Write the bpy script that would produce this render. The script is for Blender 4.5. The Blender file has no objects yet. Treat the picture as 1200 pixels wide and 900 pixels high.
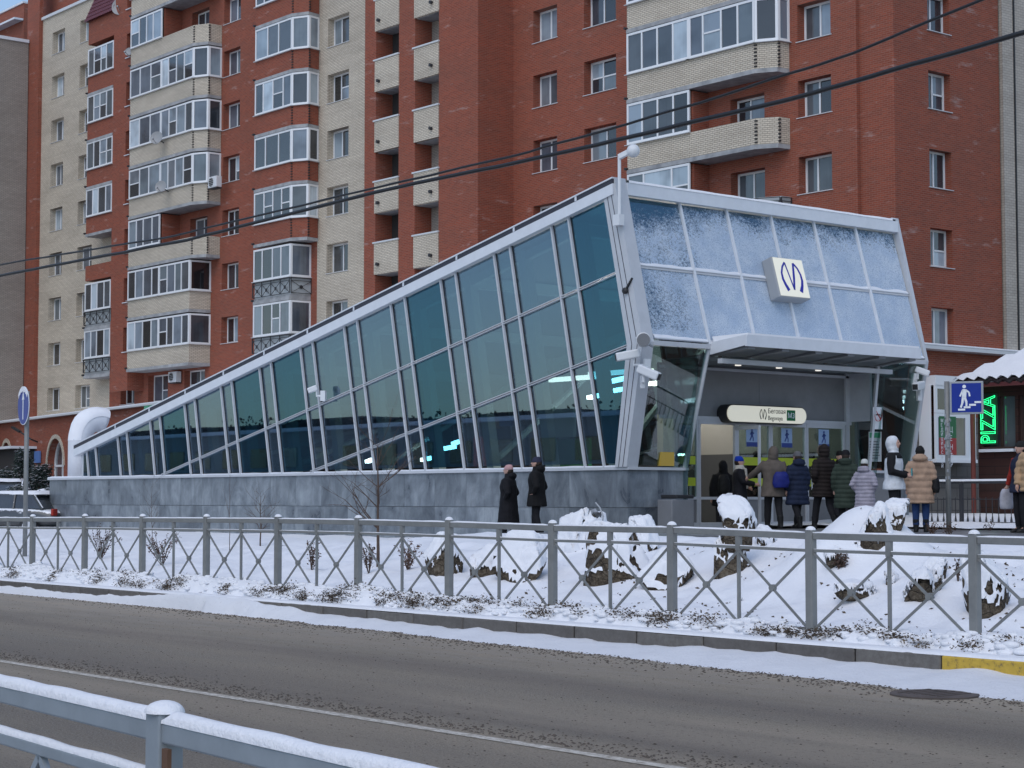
import bpy, bmesh, math, random
from mathutils import Vector, Matrix, noise
random.seed(7)
R_ = math.radians
scene = bpy.context.scene
COL = scene.collection

# ------------------------------------------------------------------ camera
CAM_Z, YAW, FPX = 1.6, R_(39.2), 2200.0
PITCH = math.atan(135 / FPX)
_fh = Vector((-math.cos(YAW), math.sin(YAW), 0)); _rt = Vector((math.sin(YAW), math.cos(YAW), 0))
_fw = _fh * math.cos(PITCH) + Vector((0, 0, math.sin(PITCH))); _up = _rt.cross(_fw)
CAM = Vector((0, 0, CAM_Z))
cd = bpy.data.cameras.new('camera'); cam = bpy.data.objects.new('camera', cd); COL.objects.link(cam)
cd.sensor_width = 36; cd.lens = FPX / 1200 * 36; cd.clip_start = .1; cd.clip_end = 3000
cam.matrix_world = Matrix(((_rt.x, _up.x, -_fw.x, 0), (_rt.y, _up.y, -_fw.y, 0), (_rt.z, _up.z, -_fw.z, CAM_Z), (0, 0, 0, 1)))
scene.camera = cam

# ------------------------------------------------------------------ world, sun, exposure
SUN_EL, SUN_AZ = R_(52), R_(150)
w = bpy.data.worlds.new('World'); scene.world = w; w.use_nodes = True
nt = w.node_tree; bg = nt.nodes['Background']
sky = nt.nodes.new('ShaderNodeTexSky'); sky.sky_type = 'NISHITA'; sky.sun_disc = False
sky.sun_elevation = SUN_EL; sky.sun_rotation = SUN_AZ; sky.air_density = 1.0; sky.dust_density = .9; sky.ozone_density = 1.3
nt.links.new(sky.outputs[0], bg.inputs[0]); bg.inputs[1].default_value = .10
sd = bpy.data.lights.new('sun', 'SUN'); sun = bpy.data.objects.new('sun', sd); COL.objects.link(sun)
sd.energy = .6; sd.angle = R_(60); sd.color = (1, .95, .88)
sdir = Vector((math.sin(SUN_AZ) * math.cos(SUN_EL), math.cos(SUN_AZ) * math.cos(SUN_EL), math.sin(SUN_EL)))
sun.rotation_euler = sdir.to_track_quat('Z', 'Y').to_euler()
sun.location = (-20, -20, 60)
scene.view_settings.view_transform = 'Standard'; scene.view_settings.look = 'None'
scene.view_settings.exposure = 0.72; scene.view_settings.gamma = 1.0
scene.render.engine = 'CYCLES'

# ------------------------------------------------------------------ helpers
def at(px, py, X=None, Y=None, Z=None):
    """surveyed position: where the sight line through a photo point meets a known wall or level"""
    r = _fw + _rt * ((px - 600) / FPX) + _up * ((450 - py) / FPX)
    if X is not None: t = (X - CAM.x) / r.x
    elif Y is not None: t = (Y - CAM.y) / r.y
    else: t = (Z - CAM.z) / r.z
    return CAM + r * t
def on_ray(px, d):
    return Vector((_fh.x * d + _rt.x * (px - 600) / FPX * d, _fh.y * d + _rt.y * (px - 600) / FPX * d, 0))

ORG = {}
def tag(o, label=None, cat=None, group=None, kind=None):
    if label: o['label'] = label
    if cat: o['category'] = cat
    if group: o['group'] = group
    if kind: o['kind'] = kind
    return o
def empty(name, loc, label=None, cat=None, group=None, kind=None, rz=0):
    o = bpy.data.objects.new(name, None); COL.objects.link(o); o.location = loc; o.rotation_euler = (0, 0, rz)
    o.empty_display_size = .2
    return tag(o, label, cat, group, kind)
def link(name, me, parent=None, local=False):
    o = bpy.data.objects.new(name, me); COL.objects.link(o)
    if parent is not None:
        o.parent = parent
        if not local and parent.type == 'EMPTY': o.location = -Vector(parent.location)
    return o

class MB:
    def __init__(s): s.v = []; s.f = []
    def add(s, vs, fs):
        n = len(s.v); s.v += [tuple(p) for p in vs]; s.f += [tuple(i + n for i in f) for f in fs]; return s
    def box(s, x0, x1, y0, y1, z0, z1):
        return s.add([(x0,y0,z0),(x1,y0,z0),(x1,y1,z0),(x0,y1,z0),(x0,y0,z1),(x1,y0,z1),(x1,y1,z1),(x0,y1,z1)],
                     [(0,3,2,1),(4,5,6,7),(0,1,5,4),(1,2,6,5),(2,3,7,6),(3,0,4,7)])
    def bar(s, p, q, wd, ht, up=(0, 0, 1)):
        p = Vector(p); q = Vector(q); d = (q - p).normalized(); u = Vector(up)
        a = d.cross(u).normalized(); b = a.cross(d).normalized()
        a *= wd / 2; b *= ht / 2
        return s.add([p-a-b, p+a-b, p+a+b, p-a+b, q-a-b, q+a-b, q+a+b, q-a+b],
                     [(0,1,2,3),(7,6,5,4),(0,4,5,1),(1,5,6,2),(2,6,7,3),(3,7,4,0)])
    def prism(s, pts, vec):
        n = len(pts); v = Vector(vec); P = [Vector(p) for p in pts]
        return s.add(P + [p + v for p in P], [tuple(range(n))[::-1], tuple(range(n, 2 * n))] + [(i, (i+1) % n, n + (i+1) % n, n + i) for i in range(n)])
    def quad(s, *p): return s.add(p, [tuple(range(len(p)))])
    def tube(s, pts, r, n=8, cap=True):
        pts = [Vector(p) for p in pts]; m = len(pts)
        rs = r if isinstance(r, (list, tuple)) else [r] * m
        t0 = (pts[1] - pts[0]).normalized(); a = t0.orthogonal().normalized(); base = len(s.v)
        for i, p in enumerate(pts):
            t = (pts[min(i+1, m-1)] - pts[max(i-1, 0)])
            t = t.normalized() if t.length > 1e-9 else t0
            a = (a - t * a.dot(t)); a = a.normalized() if a.length > 1e-6 else t.orthogonal().normalized()
            b = t.cross(a)
            for k in range(n):
                an = 2 * math.pi * k / n; s.v.append(tuple(p + (a * math.cos(an) + b * math.sin(an)) * rs[i]))
        for i in range(m - 1):
            for k in range(n):
                s.f.append((base+i*n+k, base+i*n+(k+1) % n, base+(i+1)*n+(k+1) % n, base+(i+1)*n+k))
        if cap:
            s.f.append(tuple(base + k for k in range(n))[::-1]); s.f.append(tuple(base+(m-1)*n+k for k in range(n)))
        return s
    def loft(s, rings, n=16, cap=True):
        """rings: (x,y,z,rx,ry) horizontal ellipses"""
        base = len(s.v); m = len(rings)
        for (x, y, z, rx, ry) in rings:
            for k in range(n):
                an = 2 * math.pi * k / n; s.v.append((x + rx * math.cos(an), y + ry * math.sin(an), z))
        for i in range(m - 1):
            for k in range(n):
                s.f.append((base+i*n+k, base+i*n+(k+1) % n, base+(i+1)*n+(k+1) % n, base+(i+1)*n+k))
        if cap:
            s.f.append(tuple(base + k for k in range(n))[::-1]); s.f.append(tuple(base+(m-1)*n+k for k in range(n)))
        return s
    def ball(s, c, rx, ry, rz, n=12, m=8):
        rings = []
        for i in range(1, m):
            t = math.pi * i / m; rings.append((c[0], c[1], c[2] - rz * math.cos(t), rx * math.sin(t), ry * math.sin(t)))
        return s.loft(rings, n)
    def mesh(s, name, mats, smooth=False):
        me = bpy.data.meshes.new(name); me.from_pydata(s.v, [], s.f); me.update()
        for m in (mats if isinstance(mats, (list, tuple)) else [mats]): me.materials.append(m)
        if smooth: me.polygons.foreach_set('use_smooth', [True] * len(me.polygons))
        return me
    def build(s, name, mat, parent=None, smooth=False, local=False, bevel=0, seg=2, solid=True):
        o = link(name, s.mesh(name, mat, smooth), parent, local)
        if bevel:
            b = o.modifiers.new('bevel', 'BEVEL'); b.width = bevel; b.segments = seg; b.limit_method = 'ANGLE'
        return o
def fixn(o):
    bm = bmesh.new(); bm.from_mesh(o.data); bmesh.ops.recalc_face_normals(bm, faces=bm.faces); bm.to_mesh(o.data); bm.free(); return o

# ------------------------------------------------------------------ materials
def mat(name, base=(.5, .5, .5), rough=.6, metal=0, spec=.5, emit=None, es=0, coat=0):
    m = bpy.data.materials.new(name); m.use_nodes = True; b = m.node_tree.nodes['Principled BSDF']
    b.inputs['Base Color'].default_value = (*base, 1); b.inputs['Roughness'].default_value = rough; b.inputs['Metallic'].default_value = metal
    b.inputs['Specular IOR Level'].default_value = spec; b.inputs['Coat Weight'].default_value = coat; b.inputs['Coat Roughness'].default_value = .03
    if emit: b.inputs['Emission Color'].default_value = (*emit, 1); b.inputs['Emission Strength'].default_value = es
    return m
class NT:
    def __init__(s, m): s.m = m; s.t = m.node_tree; s.b = s.t.nodes['Principled BSDF']
    def n(s, kind, **kw):
        x = s.t.nodes.new('ShaderNode' + kind)
        for k, v in kw.items():
            if k.startswith('i_'):
                key = k[2:]; x.inputs[int(key) if key.isdigit() else key].default_value = v
            else: setattr(x, k, v)
        return x
    def l(s, a, b): s.t.links.new(a, b)
    def obj(s): return s.n('TexCoord').outputs['Object']
    def noise(s, vec, scale, detail=4, rough=.6, dist=0):
        x = s.n('TexNoise'); x.inputs['Scale'].default_value = scale; x.inputs['Detail'].default_value = detail
        x.inputs['Roughness'].default_value = rough; x.inputs['Distortion'].default_value = dist
        if vec is not None: s.l(vec, x.inputs['Vector'])
        return x.outputs['Fac']
    def ramp(s, fac, stops):
        x = s.n('ValToRGB'); e = x.color_ramp.elements
        while len(e) < len(stops): e.new(.5)
        for i, (p, c) in enumerate(stops): e[i].position = p; e[i].color = (*c, 1) if len(c) == 3 else c
        s.l(fac, x.inputs[0]); return x.outputs[0]
    def mix(s, fac, a, b, mode='MIX'):
        x = s.n('Mix', data_type='RGBA', blend_type=mode)
        if isinstance(fac, (int, float)): x.inputs[0].default_value = fac
        else: s.l(fac, x.inputs[0])
        for i, c in ((6, a), (7, b)):
            if isinstance(c, tuple): x.inputs[i].default_value = (*c, 1)
            else: s.l(c, x.inputs[i])
        return x.outputs[2]
    def math(s, op, a, b=None):
        x = s.n('Math', operation=op)
        for i, c in ((0, a), (1, b)):
            if c is None: continue
            if isinstance(c, (int, float)): x.inputs[i].default_value = c
            else: s.l(c, x.inputs[i])
        return x.outputs[0]
    def mapping(s, vec, scale=(1, 1, 1), rot=(0, 0, 0)):
        x = s.n('Mapping'); x.inputs['Scale'].default_value = scale; x.inputs['Rotation'].default_value = rot; s.l(vec, x.inputs[0]); return x.outputs[0]
    def color(s, c): s.l(c, s.b.inputs['Base Color'])
    def bump(s, h, strength=.3, dist=.02):
        x = s.n('Bump'); x.inputs['Strength'].default_value = strength; x.inputs['Distance'].default_value = dist
        s.l(h, x.inputs['Height']); s.l(x.outputs[0], s.b.inputs['Normal'])

def brick_mat(name, c1, c2, mortar, bw=.25, bh=.075, ms=.012, eff=.12, dirt=(.10, .075, .06), rough=.85):
    m = mat(name, c1, rough, spec=.25); q = NT(m); o = q.obj()
    sp = q.n('SeparateXYZ'); q.l(o, sp.inputs[0])
    u = q.math('ADD', sp.outputs[0], sp.outputs[1]); cb = q.n('CombineXYZ'); q.l(u, cb.inputs[0]); q.l(sp.outputs[2], cb.inputs[1])
    br = q.n('TexBrick'); br.offset = .5; q.l(cb.outputs[0], br.inputs['Vector'])
    br.inputs['Color1'].default_value = (*c1, 1); br.inputs['Color2'].default_value = (*c2, 1); br.inputs['Mortar'].default_value = (*mortar, 1)
    br.inputs['Scale'].default_value = 1; br.inputs['Mortar Size'].default_value = ms; br.inputs['Mortar Smooth'].default_value = .3
    br.inputs['Bias'].default_value = 0; br.inputs['Brick Width'].default_value = bw; br.inputs['Row Height'].default_value = bh
    n1 = q.ramp(q.noise(q.mapping(o, (.35, .35, 1.1)), .9, 5, .65), [(.42, (0, 0, 0)), (.62, (1, 1, 1))])
    col = q.mix(q.math('MULTIPLY', n1, .35), br.outputs['Color'], q.mix(.5, br.outputs['Color'], dirt))
    n2 = q.ramp(q.noise(q.mapping(o, (.5, .5, 2.2)), 1.3, 6, .7), [(.60, (0, 0, 0)), (.70, (1, 1, 1))])
    col = q.mix(q.math('MULTIPLY', n2, eff), col, (.62, .58, .55))
    # rows of lighter courses
    n3 = q.noise(q.mapping(o, (.02, .02, 9)), 1, 3, .8)
    col = q.mix(q.ramp(n3, [(.35, (0, 0, 0)), (.75, (.28, .28, .28))]), col, mortar)
    q.color(col); q.bump(br.outputs['Fac'], -.25, .01); return m
M = {}
M['brick_red'] = brick_mat('brick_red', (.33, .074, .038), (.225, .050, .029), (.27, .125, .09), ms=.014, eff=.3)
M['brick_beige'] = brick_mat('brick_beige', (.74, .67, .55), (.64, .57, .46), (.29, .25, .205), ms=.014, eff=.05)
M['brick_pale'] = brick_mat('brick_pale', (.56, .51, .44), (.48, .43, .37), (.33, .30, .27), bw=.26, bh=.1, eff=.05)
M['brick_grey'] = brick_mat('brick_grey', (.43, .385, .33), (.36, .32, .28), (.20, .18, .17), ms=.014, eff=.04)
M['stone_block'] = brick_mat('stone_block', (.20, .18, .16), (.14, .13, .12), (.10, .09, .085), bw=.6, bh=.4, ms=.02)
M['pvc'] = mat('pvc', (.78, .80, .82), .35)
M['sill'] = mat('sill_metal', (.62, .64, .66), .45)
M['concrete'] = mat('concrete', (.36, .37, .38), .85)
q = NT(M['concrete']); q.color(q.ramp(q.noise(q.obj(), 2.5, 6), [(.3, (.24, .25, .26)), (.7, (.44, .45, .46))]))
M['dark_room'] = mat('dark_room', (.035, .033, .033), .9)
M['iron'] = mat('black_iron', (.03, .03, .035), .5)

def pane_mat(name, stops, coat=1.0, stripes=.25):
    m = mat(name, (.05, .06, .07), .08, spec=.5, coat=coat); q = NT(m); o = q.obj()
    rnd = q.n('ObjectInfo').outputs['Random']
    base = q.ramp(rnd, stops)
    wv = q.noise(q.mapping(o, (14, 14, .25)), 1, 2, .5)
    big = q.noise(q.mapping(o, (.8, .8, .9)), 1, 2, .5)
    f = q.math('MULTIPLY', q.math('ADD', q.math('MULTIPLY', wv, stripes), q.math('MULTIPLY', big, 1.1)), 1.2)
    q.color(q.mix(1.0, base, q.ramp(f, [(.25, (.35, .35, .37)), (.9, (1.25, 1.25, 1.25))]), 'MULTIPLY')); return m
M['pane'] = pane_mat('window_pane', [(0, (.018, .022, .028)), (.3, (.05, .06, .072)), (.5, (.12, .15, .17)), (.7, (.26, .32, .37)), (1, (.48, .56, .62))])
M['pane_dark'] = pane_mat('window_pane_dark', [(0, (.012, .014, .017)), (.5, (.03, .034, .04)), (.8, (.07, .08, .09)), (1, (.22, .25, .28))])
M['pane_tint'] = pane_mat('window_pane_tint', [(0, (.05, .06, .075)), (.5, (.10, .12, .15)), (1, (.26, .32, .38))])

def snow_mat(name, base=(.86, .87, .90), sc=9, strength=.5, dirt=0):
    m = mat(name, base, .75, spec=.3); q = NT(m); o = q.obj()
    h = q.math('ADD', q.noise(o, sc, 6, .65), q.math('MULTIPLY', q.noise(o, sc * 7, 3, .6), .35))
    q.bump(h, strength, .03)
    c = q.ramp(q.noise(o, 1.6, 5, .6), [(.3, tuple(x * .93 for x in base)), (.7, base)])
    if dirt:
        d = q.ramp(q.noise(o, 22, 4, .7), [(.60, (0, 0, 0)), (.72, (1, 1, 1))])
        c = q.mix(q.math('MULTIPLY', d, dirt), c, (.12, .10, .085))
    q.color(c); return m
M['snow'] = snow_mat('snow'); M['snow_verge'] = snow_mat('snow_verge', sc=5, strength=.6, dirt=.10)
M['snow_gutter'] = snow_mat('snow_gutter', (.76, .77, .80), 6, .6, dirt=.25)
M['frost'] = snow_mat('snow_thin', (.74, .77, .82), 20, .3)

m = mat('asphalt_slush', (.12, .11, .1), .6, spec=.4); q = NT(m); o = q.obj()
st = q.noise(q.mapping(o, (.07, .75, 1)), 1.0, 6, .62)
c = q.ramp(st, [(.36, (.20, .165, .126)), (.5, (.29, .24, .182)), (.64, (.42, .35, .27))])
g = q.noise(o, 60, 4, .75); c = q.mix(q.ramp(g, [(.44, (0, 0, 0)), (.60, (.85, .85, .85))]), c, (.42, .355, .28))
g2 = q.noise(q.mapping(o, (16, 26, 20)), 1, 5, .8)
g2r = q.ramp(g2, [(.57, (0, 0, 0)), (.64, (1, 1, 1))])
c = q.mix(q.math('MULTIPLY', g2r, .75), c, (.075, .06, .048))
yy = q.n('SeparateXYZ'); q.l(q.mapping(o, (1, 1, 1)), yy.inputs[0]); yn = q.math('ADD', yy.outputs[1], q.math('MULTIPLY', q.noise(q.mapping(o, (.12, .5, 1)), 1, 4, .6), 1.4)); mr_ = q.n('MapRange'); q.l(yn, mr_.inputs[0]); mr_.inputs[1].default_value = 5; mr_.inputs[2].default_value = 14.5
c = q.mix(1.0, c, q.ramp(mr_.outputs[0], [(0, (1, 1, 1)), (.30, (1.0, 1.0, 1.0)), (.37, (1.28, 1.27, 1.24)), (.44, (.86, .86, .87)), (.58, (1.2, 1.2, 1.18)), (.68, (.84, .84, .85)), (.80, (1.25, 1.24, 1.2)), (1, (1.5, 1.48, 1.42))]), 'MULTIPLY')
# trodden grit shoulder near the kerb and along the lane line
sp = q.n('SeparateXYZ'); q.l(o, sp.inputs[0])
sh = q.n('MapRange'); q.l(sp.outputs[1], sh.inputs[0]); sh.inputs[1].default_value = 10.6; sh.inputs[2].default_value = 13.2
c = q.mix(q.math('MULTIPLY', sh.outputs[0], q.ramp(q.noise(q.mapping(o, (.5, 2.2, 1)), 2.2, 6, .75), [(.38, (.05, .05, .05)), (.6, (1, 1, 1))])), c, (.48, .42, .345))
q.color(c); g3 = q.noise(q.mapping(o, (45, 60, 40)), 1, 3, .7); q.bump(q.math('ADD', q.math('ADD', g, q.math('MULTIPLY', g2, 1.4)), g3), .9, .03)
q.l(q.ramp(st, [(.3, (.42, .42, .42)), (.7, (.75, .75, .75))]), q.b.inputs['Roughness'])
M['road'] = m
m = mat('wet_paving', (.14, .14, .145), .45, spec=.5); q = NT(m); o = q.obj()
c = q.ramp(q.noise(o, .8, 6, .65), [(.34, (.09, .09, .092)), (.55, (.16, .16, .165)), (.68, (.42, .43, .46))]); q.color(c); q.bump(q.noise(o, 20), .3, .01); M['paving'] = m
m = mat('worn_line', (.42, .40, .36), .8); q = NT(m); o = q.obj()
q.color(q.ramp(q.noise(q.mapping(o, (5, 14, 1)), 2, 6, .75), [(.40, (.26, .22, .17)), (.50, (.52, .48, .41)), (.62, (.66, .62, .55))])); M['line'] = m
m = mat('kerb_stone', (.13, .12, .11), .85); q = NT(m); o = q.obj()
q.color(q.mix(q.n('ObjectInfo').outputs['Random'], q.ramp(q.noise(o, 9, 6, .7), [(.3, (.08, .072, .066)), (.7, (.15, .14, .13))]), q.ramp(q.noise(o, 14, 6, .7), [(.3, (.11, .10, .09)), (.7, (.19, .18, .165))]))); q.bump(q.noise(o, 40, 5), .4, .01); M['kerb'] = m
m = mat('kerb_yellow', (.55, .36, .04), .7); q = NT(m); o = q.obj()
q.color(q.ramp(q.noise(o, 16, 6, .75), [(.33, (.16, .12, .06)), (.44, (.50, .33, .045)), (.7, (.62, .42, .06))])); M['kerb_yellow'] = m

def metal_paint(name, base, rough=.45, var=.15, metal=0):
    m = mat(name, base, rough, metal); q = NT(m); o = q.obj()
    q.color(q.ramp(q.noise(o, 3.5, 6, .7), [(.3, tuple(x * (1 - var) for x in base)), (.7, tuple(min(1, x * (1 + var)) for x in base))])); return m
M['fence_grey'] = metal_paint('fence_grey', (.20, .205, .20), .42, .18)
M['galv'] = metal_paint('galvanised', (.34, .38, .41), .45, .15, .25)
M['rust'] = metal_paint('rusty_steel', (.14, .075, .045), .8, .3)
M['alu'] = metal_paint('pavilion_aluminium', (.50, .52, .55), .4, .06)
M['alu_white'] = metal_paint('pavilion_white_fascia', (.66, .69, .73), .45, .05)
M['alu_grey'] = metal_paint('entrance_grey_panel', (.19, .195, .205), .45, .08)
M['alu_dark'] = metal_paint('dark_channel', (.03, .03, .045), .5, .1)
M['soffit'] = metal_paint('canopy_soffit', (.15, .17, .18), .45, .1)
M['teal_steel'] = metal_paint('column_paint', (.42, .52, .52), .4, .05)

m = mat('granite_slab', (.26, .29, .31), .38, spec=.45); q = NT(m); o = q.obj()
rn = q.n('ObjectInfo').outputs['Random']
off = q.n('VectorMath', operation='MULTIPLY_ADD'); cbx = q.n('CombineXYZ'); q.l(rn, cbx.inputs[0]); q.l(rn, cbx.inputs[2])
off.inputs[1].default_value = (40, 40, 40); q.l(cbx.outputs[0], off.inputs[0]); q.l(o, off.inputs[2])
n1 = q.noise(q.mapping(off.outputs[0], (1, 1, .8)), 1.6, 6, .62, .6)
c = q.ramp(n1, [(.30, (.085, .10, .12)), (.46, (.165, .19, .215)), (.60, (.25, .28, .305)), (.78, (.33, .365, .39))])
sc = q.noise(q.mapping(o, (5, 5, 1.2)), 1.2, 6, .75); c = q.mix(q.ramp(sc, [(.46, (0, 0, 0)), (.70, (.6, .6, .6))]), c, (.10, .115, .135))
c = q.mix(1.0, c, q.ramp(rn, [(0, (.78, .79, .80)), (1, (1.12, 1.12, 1.12))]), 'MULTIPLY')
q.color(c); q.l(q.ramp(n1, [(.3, (.25, .25, .25)), (.7, (.5, .5, .5))]), q.b.inputs['Roughness']); M['granite'] = m

def glass_mat(name, tint, refl=.12, gl=(1, 1, 1), rough=.01):
    m = bpy.data.materials.new(name); m.use_nodes = True; t = m.node_tree; t.nodes.clear()
    out = t.nodes.new('ShaderNodeOutputMaterial'); mx = t.nodes.new('ShaderNodeMixShader'); tr = t.nodes.new('ShaderNodeBsdfTransparent')
    g = t.nodes.new('ShaderNodeBsdfGlossy'); lw = t.nodes.new('ShaderNodeLayerWeight'); mr = t.nodes.new('ShaderNodeMapRange')
    tr.inputs[0].default_value = (*tint, 1); g.inputs['Color'].default_value = (*gl, 1); g.inputs['Roughness'].default_value = rough
    pw = t.nodes.new('ShaderNodeMath'); pw.operation = 'POWER'; pw.inputs[1].default_value = 4; lw.inputs[0].default_value = .5; t.links.new(lw.outputs['Facing'], pw.inputs[0]); t.links.new(pw.outputs[0], mr.inputs[0]); mr.inputs[3].default_value = refl; mr.inputs[4].default_value = 1
    t.links.new(mr.outputs[0], mx.inputs[0]); t.links.new(tr.outputs[0], mx.inputs[1]); t.links.new(g.outputs[0], mx.inputs[2]); t.links.new(mx.outputs[0], out.inputs[0])
    return m
M['glass_teal'] = glass_mat('glass_teal', (.16, .34, .41), .15, (.36, .68, .90))
M['glass_grey'] = glass_mat('glass_grey', (.40, .50, .52), .20, (.62, .80, 1))
M['glass_clear'] = glass_mat('glass_clear', (.62, .72, .71), .10)
def frosted(name):
    m = mat(name, (.7, .75, .8), .7); q = NT(m); o = q.obj()
    sp = q.n('SeparateXYZ'); q.l(o, sp.inputs[0])
    # wind driven snow stuck to the outer face: bare strip along the top edge, thinner towards the near corner
    st = q.noise(q.mapping(o, (1, 9, 13), (R_(32), 0, 0)), 1.3, 5, .7, .4)
    big = q.noise(o, 1.1, 4, .6)
    zr = q.n('MapRange'); q.l(sp.outputs[2], zr.inputs[0]); zr.inputs[1].default_value = 8.0; zr.inputs[2].default_value = 7.15
    yr = q.n('MapRange'); q.l(sp.outputs[1], yr.inputs[0]); yr.inputs[1].default_value = 26.2; yr.inputs[2].default_value = 29.6
    zl = q.n('MapRange'); q.l(sp.outputs[2], zl.inputs[0]); zl.inputs[1].default_value = 4.95; zl.inputs[2].default_value = 5.15; zl.inputs[3].default_value = .5; zl.inputs[4].default_value = 0
    f = q.math('ADD', q.math('MULTIPLY', zr.outputs[0], .50), q.math('MULTIPLY', yr.outputs[0], .42))
    st2 = q.noise(q.mapping(o, (1, 26, 40), (R_(32), 0, 0)), 1.2, 4, .75, .5); f = q.math('ADD', f, q.math('MULTIPLY', st, .85)); f = q.math('ADD', f, q.math('MULTIPLY', st2, .75)); f = q.math('ADD', f, q.math('MULTIPLY', big, .75))
    f = q.math('ADD', f, zl.outputs[0])
    fac = q.ramp(q.math('SUBTRACT', f, 1.40), [(.16, (0, 0, 0)), (.46, (1, 1, 1))])
    q.color(q.mix(q.ramp(st2, [(.36, (1, 1, 1)), (.52, (0, 0, 0))]), q.ramp(q.noise(o, 2, 4), [(.35, (.50, .62, .78)), (.65, (.68, .77, .88))]), (.30, .42, .57))); q.bump(q.math('ADD', st, st2), .9, .04)
    t = m.node_tree; out = t.nodes['Material Output']
    mx = t.nodes.new('ShaderNodeMixShader'); g = t.nodes.new('ShaderNodeBsdfGlossy'); g.inputs['Color'].default_value = (.5, .72, .85, 1); g.inputs['Roughness'].default_value = .05
    tr = t.nodes.new('ShaderNodeBsdfTransparent'); tr.inputs[0].default_value = (.10, .26, .33, 1); mg = t.nodes.new('ShaderNodeMixShader'); mg.inputs[0].default_value = .30
    t.links.new(tr.outputs[0], mg.inputs[1]); t.links.new(g.outputs[0], mg.inputs[2])
    q.l(fac, mx.inputs[0]); t.links.new(mg.outputs[0], mx.inputs[1]); q.l(q.b.outputs[0], mx.inputs[2]); q.l(mx.outputs[0], out.inputs[0]); return m
M['glass_frost'] = frosted('snowy_glass')

m = mat('boulder', (.2, .16, .12), .9, spec=.25); q = NT(m); o = q.obj()
vo = q.n('TexVoronoi', feature='DISTANCE_TO_EDGE'); vo.inputs['Scale'].default_value = 5; q.l(q.mapping(o, (1, 1, 1.8)), vo.inputs['Vector'])
c = q.ramp(q.math('ADD', q.math('MULTIPLY', q.noise(o, 16, 8, .8), .75), q.math('MULTIPLY', q.noise(o, 3.5, 4, .6), .25)), [(.34, (.035, .027, .022)), (.46, (.11, .085, .06)), (.56, (.23, .185, .13)), (.68, (.40, .35, .28))]); q.color(q.mix(q.ramp(vo.outputs['Distance'], [(.0, (.85, .85, .85)), (.035, (0, 0, 0))]), c, (.03, .024, .02))); q.bump(q.math('ADD', q.noise(o, 14, 8, .8), q.math('MULTIPLY', q.math('MINIMUM', vo.outputs['Distance'], .06), 6)), 1.0, .12); M['rock'] = m
m = mat('twig_bark', (.09, .06, .045), .85); M['bark'] = m
M['dry_leaf'] = mat('dry_leaf', (.075, .045, .03), .8); NT(M['dry_leaf']).color(NT(M['dry_leaf']).ramp(NT(M['dry_leaf']).n('ObjectInfo').outputs['Random'], [(0, (.05, .032, .024)), (1, (.11, .06, .04))]))
M['hedge_leaf'] = mat('hedge_leaf', (.045, .035, .026), .8); q = NT(M['hedge_leaf']); q.color(q.ramp(q.noise(q.obj(), 6, 4), [(.35, (.04, .030, .022)), (.55, (.09, .064, .04)), (.7, (.15, .115, .07))]))
M['needle'] = mat('evergreen', (.025, .04, .032), .8)
M['blue_sign'] = mat('blue_sign_face', (.008, .03, .27), .4, spec=.3); M['white_sign'] = mat('white_sign_paint', (.8, .82, .85), .4)
M['sign_back'] = mat('sign_grey', (.33, .35, .37), .5)
M['black'] = mat('black_plastic', (.02, .02, .022), .5); M['white_plastic'] = mat('white_plastic', (.68, .70, .72), .45)
M['cable'] = mat('cable_sheath', (.018, .018, .02), .45, spec=.5)

# ------------------------------------------------------------------ terrain
def sstep(a, b, x):
    t = max(0, min(1, (x - a) / (b - a))); return t * t * (3 - 2 * t)
def plaza_z(x): return .64 + .34 * sstep(-32, -26.5, x)
BUMPS = [(-15.35, 18.1, .62, .75, .8), (-15.2, 18.0, .22, 1.6, 1.3), (-17.3, 18.6, .42, 1.3, 1.0), (-13.6, 17.4, .22, 1.2, 1.0), (-21.5, 18.8, .16, 2.4, 1.4), (-12, 16.6, .1, 1.5, 1), (-25, 18, .08, 2, 1.4)]
def G(x, y):
    z = .22 + (plaza_z(x) - .22) * sstep(14.9, 21.6, y)
    for bx, by, a, sx, sy in BUMPS: z += a * math.exp(-((x - bx) / sx) ** 2 - ((y - by) / sy) ** 2)
    k = sstep(14.2, 15.2, y) * (1 - sstep(20.6, 21.9, y))
    z += k * (.09 * noise.noise((x * .8, y * .8, 0)) + .07 * noise.noise((x * 2.6, y * 2.6, 3)) + .035 * abs(noise.noise((x * 5.5, y * 5.5, 5))))
    return z
def ghit(px, py):
    r = _fw + _rt * ((px - 600) / FPX) + _up * ((450 - py) / FPX); t = 18
    while t < 60:
        p = CAM + r * t
        if p.z < (G(p.x, p.y) if p.y > 13.9 else 0): return p
        t += .05
    return CAM + r * 40
def grid(name, xs, ys, zf, mt, kind='structure', parent=None):
    mb = MB(); nx = len(xs); ny = len(ys)
    mb.v = [(x, y, zf(x, y)) for y in ys for x in xs]
    mb.f = [(j*nx+i, j*nx+i+1, (j+1)*nx+i+1, (j+1)*nx+i) for j in range(ny-1) for i in range(nx-1)]
    o = mb.build(name, mt, parent, smooth=True)
    if kind: o['kind'] = kind
    return o
def frange(a, b, n): return [a + (b - a) * i / n for i in range(n + 1)]
tag(MB().quad((-1500, -1500, -.12), (1500, -1500, -.12), (1500, 1500, -.12), (-1500, 1500, -.12)).build('ground', M['snow']), kind='structure')
road = tag(MB().quad((-400, 2.4, 0), (300, 2.4, 0), (300, 13.8, 0), (-400, 13.8, 0)).build('road', M['road']), kind='structure')
MB().quad((-19.5, 7.84, .004), (60, 7.84, .004), (60, 7.95, .004), (-19.5, 7.95, .004)).build('lane_line', M['line'], road)
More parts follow.
